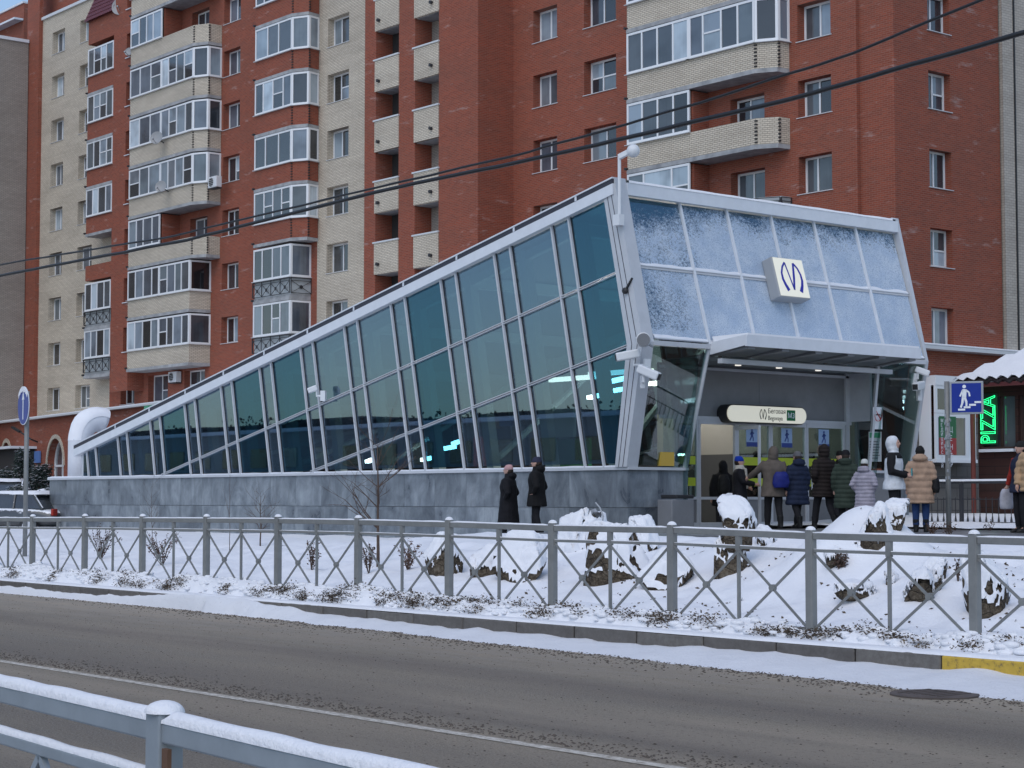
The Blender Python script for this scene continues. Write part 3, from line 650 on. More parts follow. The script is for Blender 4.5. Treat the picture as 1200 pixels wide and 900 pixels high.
def emblem(mb, O, u, v, n, s):
    O = Vector(O); u = Vector(u); v = Vector(v); n = Vector(n)
    P = lambda a, b: O + u * ((a - .53) * s) + v * ((b - .48) * s)
    def stroke(pts, ws):
        L, Rr = [], []
        for i, p in enumerate(pts):
            q0 = pts[max(i-1, 0)]; q1 = pts[min(i+1, len(pts)-1)]; d = Vector((q1[0]-q0[0], q1[1]-q0[1])).normalized(); nn = Vector((-d.y, d.x)) * ws[i] / 2
            L.append(P(p[0]+nn.x, p[1]+nn.y)); Rr.append(P(p[0]-nn.x, p[1]-nn.y))
        for i in range(len(pts)-1): mb.prism([L[i], L[i+1], Rr[i+1], Rr[i]], n * .006)
    stroke([(.38, .86), (.27, .74), (.2, .58), (.2, .42), (.25, .28), (.33, .13)], [.05, .05, .055, .07, .08, .10])
    stroke([(.38, .86), (.46, .5), (.53, .18)], [.04, .035, .04]); stroke([(.53, .16), (.61, .5), (.68, .86)], [.05, .07, .06])
    stroke([(.68, .86), (.8, .74), (.87, .58), (.88, .42), (.84, .28), (.76, .12)], [.05, .05, .055, .07, .08, .11])
mb = MB(); emblem(mb, (xf, yc - .16, zc), (0, 1, 0), (0, 0, 1), (1, 0, 0), .30); fixn(mb.build('emblem', M['ink'], st))
# lit emblem box on the raking front
dx, dz = FX - TOPX, FZ - TOPZ; L = math.hypot(dx, dz); VU = Vector((-dx / L, 0, -dz / L)); VN = Vector((-dz / L, 0, dx / L))
p0 = at(926, 331, X=-28.35); t = (TOPZ - p0.z) / (TOPZ - FZ); xx, zz = fr(t); C0 = Vector((xx, at(926, 331, X=xx + .3).y, zz))
eb = empty('emblem_sign', C0, 'square lit box sign with a blue emblem on the snowy glass', 'sign')
def obx(mb, c, u, v, n, hu, hv, n0, n1):
    P = [c + u * a * hu + v * b * hv + n * n0 for a, b in ((-1, -1), (1, -1), (1, 1), (-1, 1))]; return mb.prism(P, n * (n1 - n0))
UY = Vector((0, 1, 0))
fixn(obx(MB(), C0, UY, VU, VN, .50, .48, .03, .34).build('housing', M['sign_back'], eb, bevel=.03)); fixn(obx(MB(), C0, UY, VU, VN, .475, .455, .341, .36).build('lit_face', M['lit_cream'], eb, bevel=.03))
mb = MB(); emblem(mb, C0 + VN * .362, UY, VU, VN, .92); fixn(mb.build('emblem', M['ink_blue'], eb))

# cameras, horn, mast
def wall_camera(loc, aim, label, wallv=(-1, 0, 0), L=.5, r=.085):
    loc = Vector(loc); e = empty('security_camera', loc, label, 'camera', 'security cameras on the pavilion'); aim = Vector(aim).normalized()
    MB().bar(loc - aim * L * .45, loc + aim * L * .55, r * 2.0, r * 2.1).build('housing', M['white_plastic'], e, bevel=.03)
    MB().bar(loc + aim * L * .552, loc + aim * L * .57, r * 1.5, r * 1.5).build('lens_window', M['black'], e)
    wv = Vector(wallv); a = loc - aim * .1 - Vector((0, 0, r)); b = a - Vector((0, 0, .14)); c = b + wv * .28
    MB().tube([a, b, c], .03, 8).build('bracket', M['white_plastic'], e); MB().bar(c + Vector((0, 0, -.13)), c + Vector((0, 0, .13)), .1, .13, wv).build('junction_box', M['white_plastic'], e)
    return e
p = at(737, 416, Y=26.1); wall_camera(p, (-.55, -.75, -.18), 'white box camera pointing along the glass below the horn speaker', (.45, .9, 0), .5)
p = at(759, 436, Y=26.2); wall_camera(p, (.75, .3, -.35), 'white box camera tilted down beside the near corner glass', (-.75, .6, 0), .5)
p = at(1077, 452, X=-28.0); wall_camera(p, (.35, -.9, -.15), 'white box camera on the far corner of the entrance front', (-.3, .2, 0), .55)
p = at(1080, 435, X=-28.1); wall_camera(p, (.6, .5, -.3), 'small white camera above another at the far entrance corner', (-.3, -.1, 0), .35, .07)
p = at(367, 456, Y=26.15); e = wall_camera(p, (-.6, -.7, -.35), 'white camera on the long glass side above the sloping rail', (.55, .35, 0), .26, .07)
hp = at(752, 398, Y=26.05); e = empty('horn_speaker', hp, 'grey horn loudspeaker on the knee of the corner post', 'loudspeaker')
ax = Vector((.8, -.5, -.1)).normalized(); c = Vector(hp)
MB().tube([c - ax * .28, c - ax * .1, c + ax * .1, c + ax * .18], [.08, .09, .13, .155], 16).build('horn', M['white_plastic'], e, smooth=True); MB().tube([c + ax * .181, c + ax * .186], .135, 16).build('mouth', M['alu_grey'], e); MB().tube([c, c + Vector((-.05, .35, -.12))], .03, 8).build('bracket', M['sign_back'], e)
sp_ = at(741, 337, Y=26.38); mb = MB().bar(sp_ + Vector((0, 0, .2)), sp_ - Vector((.18, .02, .03)), .04, .03); mb.ball(sp_ - Vector((.2, .02, .05)), .08, .06, .07); tag(mb.build('lamp_bracket', M['black']), 'small black bracket fixed on the raking corner post', 'bracket')
mp = at(726, 245, Y=26.34); e = empty('camera_mast', mp, 'slim white mast with a dome camera at the roof corner', 'camera')
MB().tube([mp + Vector((0, 0, -.15)), mp + Vector((0, 0, 1.15))], .035, 8).build('mast', M['white_plastic'], e); tp = mp + Vector((0, 0, 1.1)); MB().bar(tp, tp + Vector((.28, .12, .12)), .1, .1).build('arm', M['white_plastic'], e)
mb = MB(); mb.ball(tp + Vector((.3, .12, .1)), .14, .14, .14); mb.build('dome_camera', M['white_plastic'], e, smooth=True); MB().box(mp.x - .1, mp.x + .1, mp.y - .1, mp.y + .04, mp.z - .35, mp.z - .12).build('clamp', M['white_plastic'], e)
# vent pipe
pb = at(93, 555, Y=27.3); e = empty('vent_pipe', (pb.x, 27.3, BZ), 'fat white ventilation pipe bent over at the low end of the pavilion', 'pipe')
VY = 27.3; pts = [(pb.x, VY, BZ + .02), (pb.x, VY, BZ + .6), (pb.x, VY, BZ + 1.2)]
for k in range(1, 11):
    an = R_(112) * k / 10; pts.append((pb.x, VY + .60 * (1 - math.cos(an)), BZ + 1.2 + .66 * math.sin(an)))
mm = metal_paint('pipe_white', (.66, .68, .72), .4, .06)
mb = MB(); mb.tube(pts, .37, 28); mb.build('duct', mm, e, smooth=True); mb = MB(); mb.tube([pts[-1], Vector(pts[-1]) + Vector((0, .012, -.005))], .34, 24); mb.build('grille', M['alu_dark'], e)
mb = MB(); n = 12
for i, p in enumerate(pts[2:]):
    p = Vector(p)
    for j in range(n + 1):
        a = R_(-70) + R_(140) * j / n; t = (Vector(pts[min(i+3, len(pts)-1)]) - Vector(pts[i+1])).normalized(); up = Vector((0, -t.z, t.y))
        thick = .374 + .075 * max(0, math.cos(a * 1.2)) ** .7 * sstep(.25, .8, up.z) + .012 * noise.noise((i * .5, j * .5, 0)); mb.v.append(p + (up * math.cos(a) + Vector((1, 0, 0)) * math.sin(a)) * thick)
m0 = len(pts) - 2; mb.f = [(i*(n+1)+j, i*(n+1)+j+1, (i+1)*(n+1)+j+1, (i+1)*(n+1)+j) for i in range(m0-1) for j in range(n)]
tag(fixn(mb.build('snow_cap', M['snow'], e, smooth=True)), kind='stuff')
# bin by the entrance
bp = at(792, 612, X=-28.1); e = empty('litter_bin', (bp.x, bp.y, PZ), 'plain grey litter bin against the stone base by the doors', 'bin')
MB().box(bp.x - .22, bp.x + .22, bp.y - .32, bp.y + .32, PZ - .3, PZ + .62).build('bin_body', M['alu_grey'], e, bevel=.02); MB().box(bp.x - .24, bp.x + .24, bp.y - .2, bp.y + .3, PZ + .64, PZ + .72).build('bin_lid', M['black'], e, bevel=.02)

# ------------------------------------------------------------------ apartment building
def wall(parent, name, mt, ax, fx, u0, u1, z0, z1, holes=(), depth=.28, back=None):
    """wall sheet with real openings and reveals; ax 'Y' faces -Y, ax 'X' faces +X"""
    us = sorted({u0, u1, *[h[0] for h in holes], *[h[1] for h in holes]}); zs = sorted({z0, z1, *[h[2] for h in holes], *[h[3] for h in holes]})
    P = (lambda u, z, d=0: (u, fx + d, z)) if ax == 'Y' else (lambda u, z, d=0: (fx - d, u, z))
    mb = MB()
    for i in range(len(us) - 1):
        for j in range(len(zs) - 1):
            um, zm = (us[i] + us[i+1]) / 2, (zs[j] + zs[j+1]) / 2
            if any(h[0] < um < h[1] and h[2] < zm < h[3] for h in holes): continue
            mb.quad(P(us[i], zs[j]), P(us[i+1], zs[j]), P(us[i+1], zs[j+1]), P(us[i], zs[j+1]))
    for a, b, c, d in holes:
        mb.quad(P(a, c), P(a, d), P(a, d, depth), P(a, c, depth)); mb.quad(P(b, c), P(b, c, depth), P(b, d, depth), P(b, d)); mb.quad(P(a, d), P(b, d), P(b, d, depth), P(a, d, depth)); mb.quad(P(a, c), P(a, c, depth), P(b, c, depth), P(b, c))
        if back is not None: mb.quad(P(a, c, depth), P(a, d, depth), P(b, d, depth), P(b, c, depth))
    return mb.build(name, mt, parent)
def glaze(parent, A, B, z0, z1, cells, pmat, fw=.085, name='window', sill=None, nrm=None, own=True):
    """framed glazing between plan points A and B; cells = [(fraction end, transom or None), ...]"""
    A = Vector((A[0], A[1], 0)); B = Vector((B[0], B[1], 0)); d = (B - A); L = d.length; d.normalize(); n = Vector((d.y, -d.x, 0))
    Pt = lambda s, z, o=0: A + d * s + n * o + Vector((0, 0, z))
    fm = MB()
    def fbar(s0, s1, za, zb, t0=-.04, t1=.03): fm.prism([Pt(s0, za, t0), Pt(s1, za, t0), Pt(s1, zb, t0), Pt(s0, zb, t0)], n * (t1 - t0))
    fbar(0, fw, z0, z1); fbar(L - fw, L, z0, z1); fbar(fw, L - fw, z1 - fw, z1); fbar(fw, L - fw, z0, z0 + fw)
    s0 = fw; panes = []
    for i, (fe, tr) in enumerate(cells):
        s1 = L * fe if i < len(cells) - 1 else L - fw
        if i < len(cells) - 1: fbar(s1 - fw * .42, s1 + fw * .42, z0 + fw, z1 - fw)
        if tr: zt = z0 + (z1 - z0) * tr; fbar(s0 + .02, s1 - .02, zt - .03, zt + .03); panes += [(s0, s1, z0 + fw, zt), (s0, s1, zt, z1 - fw)]
        else: panes.append((s0, s1, z0 + fw, z1 - fw))
        s0 = s1
    f = fixn(fm.build(name, M['pvc'], parent))
    for (a, b, c, e) in panes:
        pm = pmat() if callable(pmat) else pmat
        MB().prism([Pt(a, c, -.012), Pt(b, c, -.012), Pt(b, e, -.012), Pt(a, e, -.012)], n * .012).build('pane', pm, f if own else parent)
    if sill: 
        sb = MB(); sb.prism([Pt(-.06, z0 - .04, -.02), Pt(L + .06, z0 - .04, -.02), Pt(L + .06, z0 - .015, -.02), Pt(-.06, z0 - .015, -.02)], n * sill); fixn(sb.build('sill', M['sill'], f if own else parent))
    return f
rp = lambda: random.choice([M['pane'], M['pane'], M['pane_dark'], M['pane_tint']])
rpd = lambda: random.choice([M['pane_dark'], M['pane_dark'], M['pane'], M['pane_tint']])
SILL = lambda k: 18.65 + 2.87 * (k - 5)
WY, BY = 52.0, 50.75
XW = lambda px, Y=WY, y=250: at(px, y, Y=Y).x
apt = empty('apartment_building', (-78, 56, .6), 'tall red and beige brick apartment block with stacked glazed balconies', 'building')
DE = lambda k: SILL(k) + .055 * (k - 2)
BC = lambda k: SILL(k) - .10 - .03 * (k - 4)
def win_row(col_px, ks, h=1.42, Y=WY, y=250, S=SILL):
    x0, x1 = XW(col_px[0], Y, y), XW(col_px[1], Y, y)
    return [(x0, x1, S(k), S(k) + h, k) for k in ks]
def put_windows(par, rows, Y=WY, depth=.28):
    for (a, b, c, d, k) in rows:
        f = random.uniform(.36, .52); tr = random.choice([None, None, .42, .5]); cells = [(f, tr if random.random() < .5 else None), (1, tr)]
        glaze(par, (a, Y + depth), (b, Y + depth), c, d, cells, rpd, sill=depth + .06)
ZT = 41
# beige stretch with two window columns
B1 = win_row((58.5, 73), range(1, 10), S=BC); B2 = win_row((91, 108), range(1, 10), S=BC)
xb0, xb1 = XW(47), XW(131)
wall(apt, 'wall', M['brick_beige'], 'Y', WY, xb0, xb1, 0, at(60, 20, Y=WY).z, [r[:4] for r in B1 + B2], .42); put_windows(apt, B1 + B2, depth=.42)
MB().box(xb0 - .1, xb1, WY - .12, WY + 1, at(60, 20, Y=WY).z, at(60, 20, Y=WY).z + .18).build('parapet_flashing', M['sill'], apt)
wall(apt, 'wall', M['brick_red'], 'Y', WY - .25, XW(33), XW(47), 0, ZT)
wall(apt, 'wall', M['brick_red'], 'Y', WY + 1, XW(26), XW(140), 30, ZT)
wall(apt, 'wall', M['brick_red'], 'X', XW(47) + .002, WY - .25, WY + .002, 0, ZT)
# red stretch behind the big balconies
C2g = win_row((144, 160), [1], 1.6); D1 = [(XW(176), XW(199), SILL(1), SILL(1) + 1.55, 1), (XW(218), XW(242), SILL(1), SILL(1) + 1.6, 1)]
DR = [(XW(223), XW(243), DE(k) - .75, DE(k) + 1.35, k) for k in (4, 8)]
E1 = win_row((260.5, 280), range(1, 10), S=DE); red_rows = C2g + D1 + DR + E1
wall(apt, 'wall', M['brick_red'], 'Y', WY, xb1, XW(372), 0, ZT, [r[:4] for r in red_rows], .4); put_windows(apt, red_rows, depth=.4)
CY_ = BY + .2; C2 = [(XW(146, CY_), XW(150.6, CY_), SILL(k) + .05, SILL(k) + 1.45) for k in range(2, 10)]
wall(apt, 'wall', M['brick_red'], 'Y', CY_, XW(131, CY_), XW(151.6, CY_), SILL(2) - 2.2, ZT, C2, .6, back=1); MB().quad((XW(151.6, CY_), CY_, SILL(2) - 2.2), (XW(151.6, CY_), WY, SILL(2) - 2.2), (XW(151.6, CY_), WY, ZT), (XW(151.6, CY_), CY_, ZT)).build('wall', M['brick_red'], apt)
for (a, b, c, d) in C2: MB().box(a - .05, b + .1, CY_ - .08, CY_ + .2, c - .05, c - .01).build('sill', M['frost'], apt)
G1 = win_row((383, 408), range(1, 10), 1.45)
wall(apt, 'wall', M['brick_beige'], 'Y', WY, XW(372), XW(427, 50, 200) + .6, 0, ZT, [r[:4] for r in G1], .4); put_windows(apt, G1, depth=.4)
# projecting loggia tower
HY = 50.0; xh = [XW(p, HY, 200) for p in (427, 440, 467, 486, 514, 560)]
loh = [(xh[1], xh[2], 3, 40), (xh[3], xh[4], 3, 40)]
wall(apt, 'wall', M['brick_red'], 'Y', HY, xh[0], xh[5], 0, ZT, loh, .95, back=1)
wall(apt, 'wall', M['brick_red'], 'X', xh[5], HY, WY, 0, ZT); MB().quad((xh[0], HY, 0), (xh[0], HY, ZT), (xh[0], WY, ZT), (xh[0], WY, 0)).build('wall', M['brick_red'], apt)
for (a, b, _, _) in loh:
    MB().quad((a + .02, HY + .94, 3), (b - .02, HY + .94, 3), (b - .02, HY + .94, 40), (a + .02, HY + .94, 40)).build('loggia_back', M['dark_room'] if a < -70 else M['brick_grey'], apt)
    for k in range(1, 10):
        T = 22.09 + 2.87 * (k - 6)
        lp = MB().box(a - .03, b + .03, HY - .05, HY + .12, T - 1.45, T).build('balcony', M['brick_beige'], apt)
        MB().box(a - .12, b + .06, HY - .09, HY + .2, T, T + .07).build('coping', M['sill'], lp); MB().box(a, b, HY + .12, HY + .93, T - 1.47, T - 1.27).build('slab', M['concrete'], lp)
        yx = a + .35 if a < -70 else b - .45
        MB().tube([(yx, HY - .06, T - 1.0), (yx, HY - .2, T - 1.0)], .08, 8).build('drain', M['iron'], lp)
# right hand stretch
I1 = win_row((625, 653), range(1, 9), 1.42); I2 = win_row((684.5, 722), range(1, 9), 1.42, y=110); K1 = win_row((935, 974), range(1, 8), 1.38, y=110)
JD = [(XW(856, WY, 150), XW(896, WY, 150), SILL(k) - .8, SILL(k) + 1.25, k) for k in (2, 3, 4)]
rr = I1 + I2 + K1 + JD
wall(apt, 'wall', M['brick_red'], 'Y', WY, xh[5] - .3, XW(1005, WY, 200), 0, ZT, [r[:4] for r in rr], .42); put_windows(apt, rr, depth=.42)
MB().quad((XW(1005, WY, 200), WY, 0), (XW(1005, WY, 200), WY + .18, 0), (XW(1005, WY, 200), WY + .18, ZT), (XW(1005, WY, 200), WY, ZT)).build('wall', M['brick_red'], apt)
WX = -42.5; wall(apt, 'wall', M['brick_red'], 'Y', WY + .18, XW(1005, WY, 200), WX, 0, ZT); 
RW = [(at(1090, 250, X=WX).y, at(1116, 250, X=WX).y, SILL(k) - .05, SILL(k) + 1.33) for k in range(1, 7)]
wall(apt, 'wall', M['brick_red'], 'X', WX, WY + .18, 58.3, 0, ZT, RW, .35)
for (a, b, c, d) in RW: glaze(apt, (WX - .33, a), (WX - .33, b), c, d, [(random.uniform(.4, .55), None), (1, random.choice([None, .45]))], rpd, sill=.4)
pale = empty('pale_brick_building', (-42.3, 66, .6), 'pale grey brick building behind the pizzeria roof', 'building')
wall(pale, 'wall', M['brick_pale'], 'X', -42.35, 58.32, 90, 0, ZT); MB().box(-60, -42.36, 58.4, 90, 0, ZT - .1).build('core', M['brick_pale'], pale)
MB().box(-42.36, -42.30, 59.0, 59.06, 2, 40).build('conduit', M['black'], pale)
# inner mass so nothing shows through
mb = MB().box(XW(33) - 2, xh[0], WY + 1.6, WY + 14, 0, ZT - .3); mb.box(xh[0], WX - .6, WY + .6, WY + 14, 0, ZT - .3); mb.build('core', M['dark_room'], apt)
# --- balconies
def poly_strip(mb, pts, z0, z1, t):
    """wall of thickness t following plan points (outer face on the right hand side of travel)"""
    for i in range(len(pts) - 1):
        a, b = Vector((*pts[i], 0)), Vector((*pts[i+1], 0)); d = (b - a).normalized(); n = Vector((-d.y, d.x, 0)) * t; a = a + d * .004; b = b - d * .004
        mb.prism([a + Vector((0, 0, z0)), b + Vector((0, 0, z0)), b + Vector((0, 0, z1)), a + Vector((0, 0, z1))], n)
def balcony(plan, sill, pmat_, segs, par=1.0, depthY=WY, rail=None, chips=()):
    """plan: outer points left to right; segs: [(i, cells)] glazed sides; rail: iron railing instead of masonry"""
    mb = MB(); z0 = sill - par
    if rail: poly_strip(mb, plan, z0 - .02, z0 + .12, .1)
    else: poly_strip(mb, plan, z0, sill, .12)
    b = fixn(mb.build('balcony', M['concrete'] if rail else pmat_, apt))
    sl = [(x + .0, y - .05, z0 - .17) for x, y in plan]; pl = [(plan[0][0], depthY, z0 - .17)] + sl + [(plan[-1][0], depthY, z0 - .17)]
    P = [];  [P.append(p) for p in pl if not P or (Vector(p) - Vector(P[-1])).length > .01]
    fixn(MB().prism(P, (0, 0, .165)).build('slab', M['concrete'], b))
    for (i, cells) in segs:
        glaze(b, plan[i], plan[i+1], sill + .02, sill + 1.68, cells, rp, .095, 'glazing', sill=.14, own=False)
    if rail:
        rm = MB()
        for i in range(len(plan) - 1):
            a, c = Vector((*plan[i], 0)), Vector((*plan[i+1], 0)); L = (c - a).length; n = max(1, round(L / .85)); u = (c - a) / n
            off = Vector(((c-a).y, -(c-a).x, 0)).normalized() * .06; zl, zh = z0 + .18, sill - .05
            for zz in (zl, zh, zh - .14): rm.bar(a + off + Vector((0, 0, zz)), c + off + Vector((0, 0, zz)), .03, .03)
            for j in range(n):
                p, r2 = a + u * j + off, a + u * (j + 1) + off; Z = lambda v, z: v + Vector((0, 0, z))
                rm.bar(Z(p, zl), Z(p, zh), .035, .035, (1, 0, 0)); rm.bar(Z(p, zl), Z(r2, zh - .14), .022, .022); rm.bar(Z(r2, zl), Z(p, zh - .14), .022, .022)
                m_ = (p + r2) / 2; rm.tube([Z(m_, (zl + zh) / 2 - .07) - off * .1, Z(m_, (zl + zh) / 2 - .07) + off * .1], .1, 10)
            rm.bar(c + off + Vector((0, 0, zl)), c + off + Vector((0, 0, zh)), .035, .035, (1, 0, 0))
        rm.build('railing', M['iron'], b); poly_strip(bk := MB(), [(x, y + .06) for x, y in plan], z0 + .12, sill, .05); bk.build('railing_panel', mat('pale_panel', (.42, .46, .48), .6), b)
    dm = MB()
    for (i, f) in ((0, .04), (0, .93)):
        a, c = plan[i], plan[i+1]; x, y = a[0] + (c[0]-a[0]) * f, a[1] + (c[1]-a[1]) * f; dm.tube([(x, y, z0 + .05), (x, y - .22, z0 + .03)], .055, 8)
    dm.build('drain', M['iron'], b)
    for i in chips:                       # toothed brick corners
        a = plan[i]; cm = MB()
        for j in range(7): cm.box(a[0] - .05, a[0] + .07, a[1] - .015, a[1] + .05, z0 + .06 + j * .135, z0 + .12 + j * .135)
        cm.build('toothed_joint', M['dark_room'], b)
    return b
def rcells(n):
    out = []; 
    for i in range(n): out.append(((i + 1) / n + (random.uniform(-.03, .03) if i < n - 1 else 0), random.choice([None, None, None, .5])))
    return out
# big beige balconies (column D)
xd = [XW(151, BY), XW(187.5, BY), XW(225, BY), XW(243, 51.2), XW(253.5, 51.75), XW(247, 51.9)]
for k in range(2, 11):
    if k <= 3: plan = [(xd[0], WY), (xd[0], BY), (xd[1], BY), (XW(223, BY), BY), (XW(223, BY) + .12, WY)]; segs = [(1, rcells(4)), (2, rcells(4)), (3, [(1, None)])]; ch = ()
    else: plan = [(xd[0], WY), (xd[0], BY), (xd[1], BY), (xd[2], BY), (xd[3], 51.2), (xd[4], WY)]; segs = [(1, rcells(random.choice([3, 4])))] + ([(2, rcells(4)), (3, [(1, None)]), (4, [(1, None)])] if k not in (4, 8) else []); ch = (3, 4)
    b = balcony(plan, DE(k), M['brick_beige'], segs, chips=ch)
    if k in (4, 8): MB().box(xd[1] - .1, xd[1] + .05, BY + .15, WY, DE(k) - 1, DE(k) + 1.7).build('partition', M['brick_red'], b)
# red balconies (column F)
xf_ = [XW(298, BY + .1), XW(341, BY + .1), XW(361, 51.3), XW(372, WY - .05)]
for k in range(2, 11):
    y0 = BY + .1
    if k <= 3: plan = [(xf_[0], WY), (xf_[0], y0), (xf_[1], y0), (xf_[1] + .1, WY)]; balcony(plan, SILL(k) - .1, M['brick_red'], [(1, rcells(4)), (2, [(1, None)])], rail=True)
    else: plan = [(xf_[0], WY), (xf_[0], y0), (xf_[1], y0), (xf_[2], 51.3), (xf_[3], WY - .02)]; balcony(plan, SILL(k), M['brick_red'], [(1, rcells(random.choice([3, 4, 4]))), (2, [(1, None)]), (3, [(1, None)])], chips=(2, 3))
# narrow red balconies (column C)
xc_ = [XW(101, BY + .2), XW(131, BY + .2)]
for k in (2, 3, 5, 6, 7, 8):
    y0 = BY + .2; plan = [(xc_[0], WY), (xc_[0], y0), (xc_[1], y0), (xc_[1] + .02, WY)]
    balcony(plan, BC(k) - .05, M['brick_red'], [(1, rcells(4))], rail=k in (2, 3))
    if k == 3: MB().box(xc_[0], xc_[1], y0, WY, SILL(4) - 1.15, SILL(4) - .25).build('parapet', M['brick_red'], apt)
MB().box(xc_[0], xc_[1], y0, WY, SILL(9) - 1.15, SILL(9) + .3).build('parapet', M['brick_red'], apt)
rt = MB(); zr = SILL(9) + .25
M['roof_tile'] = mat('maroon_roof_tile', (.13, .03, .035), .5)
nst = 9
for j in range(nst):
    z0 = zr + j * .28; o0 = -.25 + j * .12
    for i in range(12):
        x0 = xc_[0] - .15 + (xc_[1] - xc_[0] + .3) * i / 12; x1 = xc_[0] - .15 + (xc_[1] - xc_[0] + .3) * (i + 1) / 12 - .03
        rt.prism([(x0, y0 + o0, z0), (x1, y0 + o0, z0), (x1, y0 + o0 + .16, z0 + .30), (x0, y0 + o0 + .16, z0 + .30)], (0, .06, 0))
rt.prism([(xc_[0] - .15, y0 - .1, zr), (xc_[1] + .15, y0 - .1, zr), (xc_[1] + .15, y0 + 1.0, zr + 2.6), (xc_[0] - .15, y0 + 1.0, zr + 2.6)], (0, .3, 0)); rt.build('mansard_roof', M['roof_tile'], apt)
# beige balconies on the right (column J)
JY = 51.0; xj = [XW(735, JY, 120), XW(808, JY, 120), XW(885, JY, 100), XW(913, 51.5, 60), XW(925, WY, 60)]
for k in range(2, 9):
    full = k >= 5
    plan = [(xj[0], WY), (xj[0], JY), (xj[1], JY)] + ([(xj[2], JY), (xj[3], 51.45), (xj[4], WY)])
    if k <= 3: plan = plan[:3]; plan.append((xj[1] + .03, WY))
    segs = [(1, [(.25, None), (.5, None), (.75, random.choice([.5, None])), (1, None)] if k != 3 else [(.27, None), (.72, None), (1, .5)])]
    if full: segs += [(2, [(.22, None), (.5, .5), (.75, None), (1, None)]), (3, [(1, None)]), (4, [(1, None)])]
    b = balcony(plan, SILL(k) + .05, M['brick_beige'], segs, par=1.0, chips=(3, 4) if k > 3 else ())
    if not full: MB().box(xj[1] - .1, xj[1] + .06, JY + .14, WY, SILL(k) - 1.0, SILL(k) + 1.7).build('partition', M['brick_red'], b)
    if k == 3: balcony([(xj[1] + .1, JY + .1), (xj[2], JY + .1), (xj[3], 51.5), (xj[4], WY)], SILL(3) - .05, M['brick_beige'], [], rail=True)
# podium along the ground floor
def podpt(px): 
    a, b = Vector((-112, 49.8)), Vector((-81, 45.5)); d = (b - a).normalized()
    r = _fw + _rt * ((px - 600) / FPX); r2 = Vector((r.x, r.y)); den = r2.x * d.y - r2.y * d.x; t = (a.x * d.y - a.y * d.x) / den; return r2 * t
pod = empty('shop_podium', (-95, 52, .6), 'ground floor shop wing in red brick with arched windows', 'building')
a, b = Vector((-130, 52.3)), Vector((-62, 42.87)); PD = (b - a).normalized(); PN = Vector((PD.y, -PD.x))
def pp(s, z, o=0): v = a + PD * s + PN * o; return (v.x, v.y, z)
def pods(px): v = podpt(px); return (v - a).dot(PD)
Ls = (b - a).length
# front with arched openings: pier strips and arch heads
arches = [(pods(4), pods(14), 5.1), (pods(57), pods(76), 5.05), (pods(97), pods(108), 4.9), (pods(122), pods(137), 4.9)]
mb = MB(); sc = 0; ztop = 6.35
for (s0, s1, zc) in arches + [(Ls, Ls, 0)]:
    mb.quad(pp(sc, 0), pp(s0, 0), pp(s0, ztop), pp(sc, ztop))
    if s1 > s0:
        r = (s1 - s0) / 2; sm = (s0 + s1) / 2; n = 16; za = zc - r
        A = [(sm - r * math.cos(math.pi * i / n), za + r * 1.05 * math.sin(math.pi * i / n)) for i in range(n + 1)]
        for i in range(n):
            mb.quad(pp(A[i][0], A[i][1]), pp(A[i+1][0], A[i+1][1]), pp(A[i+1][0], ztop), pp(A[i][0], ztop)); mb.quad(pp(A[i][0], A[i][1]), pp(A[i][0], A[i][1], -.5), pp(A[i+1][0], A[i+1][1], -.5), pp(A[i+1][0], A[i+1][1]))
        for s_ in (s0, s1): mb.quad(pp(s_, .6), pp(s_, za), pp(s_, za, -.5), pp(s_, .6, -.5))
        mb.quad(pp(s0, 0), pp(s1, 0), pp(s1, 1.5), pp(s0, 1.5))
    sc = s1
fixn(mb.build('wall', M['brick_red'], pod))
for (s0, s1, zc) in arches:
    r = (s1 - s0) / 2; sm = (s0 + s1) / 2; za = zc - r; n = 16
    tm = MB()
    for i in range(n):
        c0, c1 = math.pi * i / n, math.pi * (i + 1) / n
        P = [(sm - rr_ * math.cos(c), za + rr_ * 1.05 * math.sin(c)) for rr_, c in ((r, c0), (r, c1), (r + .22, c1), (r + .22, c0))]; tm.prism([pp(x, z, .002) for x, z in P], (PN.x * .06, PN.y * .06, 0))
    fixn(tm.build('arch_trim', M['brick_beige'], pod))
    P = [(s0, 1.5), (s1, 1.5)] + [(sm + r * math.cos(math.pi * i / n), za + r * 1.05 * math.sin(math.pi * i / n)) for i in range(n + 1)]
    w_ = fixn(MB().prism([pp(x, z, -.5) for x, z in P], (PN.x * .02, PN.y * .02, 0)).build('window', M['pane_dark'], pod))
    fm = MB()
    for s_ in (s0 + .05, sm, s1 - .05): fm.bar(pp(s_, 1.5, -.44), pp(s_, za + (r if s_ == sm else 0), -.44), .1, .08, (PN.x, PN.y, 0))
    fm.bar(pp(s0, za, -.44), pp(s1, za, -.44), .08, .12); fm.bar(pp(s0, 1.55, -.44), pp(s1, 1.55, -.44), .08, .12)
    for i in range(n):
        c0, c1 = math.pi * i / n, math.pi * (i + 1) / n; fm.bar(pp(sm - (r - .06) * math.cos(c0), za + (r - .06) * 1.05 * math.sin(c0), -.44), pp(sm - (r - .06) * math.cos(c1), za + (r - .06) * 1.05 * math.sin(c1), -.44), .08, .12)
    fm.build('window_frame', M['pvc'], w_)
mb = MB().prism([pp(0, ztop, .35), pp(Ls, ztop, .35), pp(Ls, ztop, -6), pp(0, ztop, -6)], (0, 0, .1)); mb.build('cornice', M['sill'], pod)
tag(MB().prism([pp(0, ztop + .101, .33), pp(Ls, ztop + .101, .33), pp(Ls, ztop + .101, -5), pp(0, ztop + .101, -5)], (0, 0, .05)).build('roof_snow', M['snow'], pod), kind='stuff')
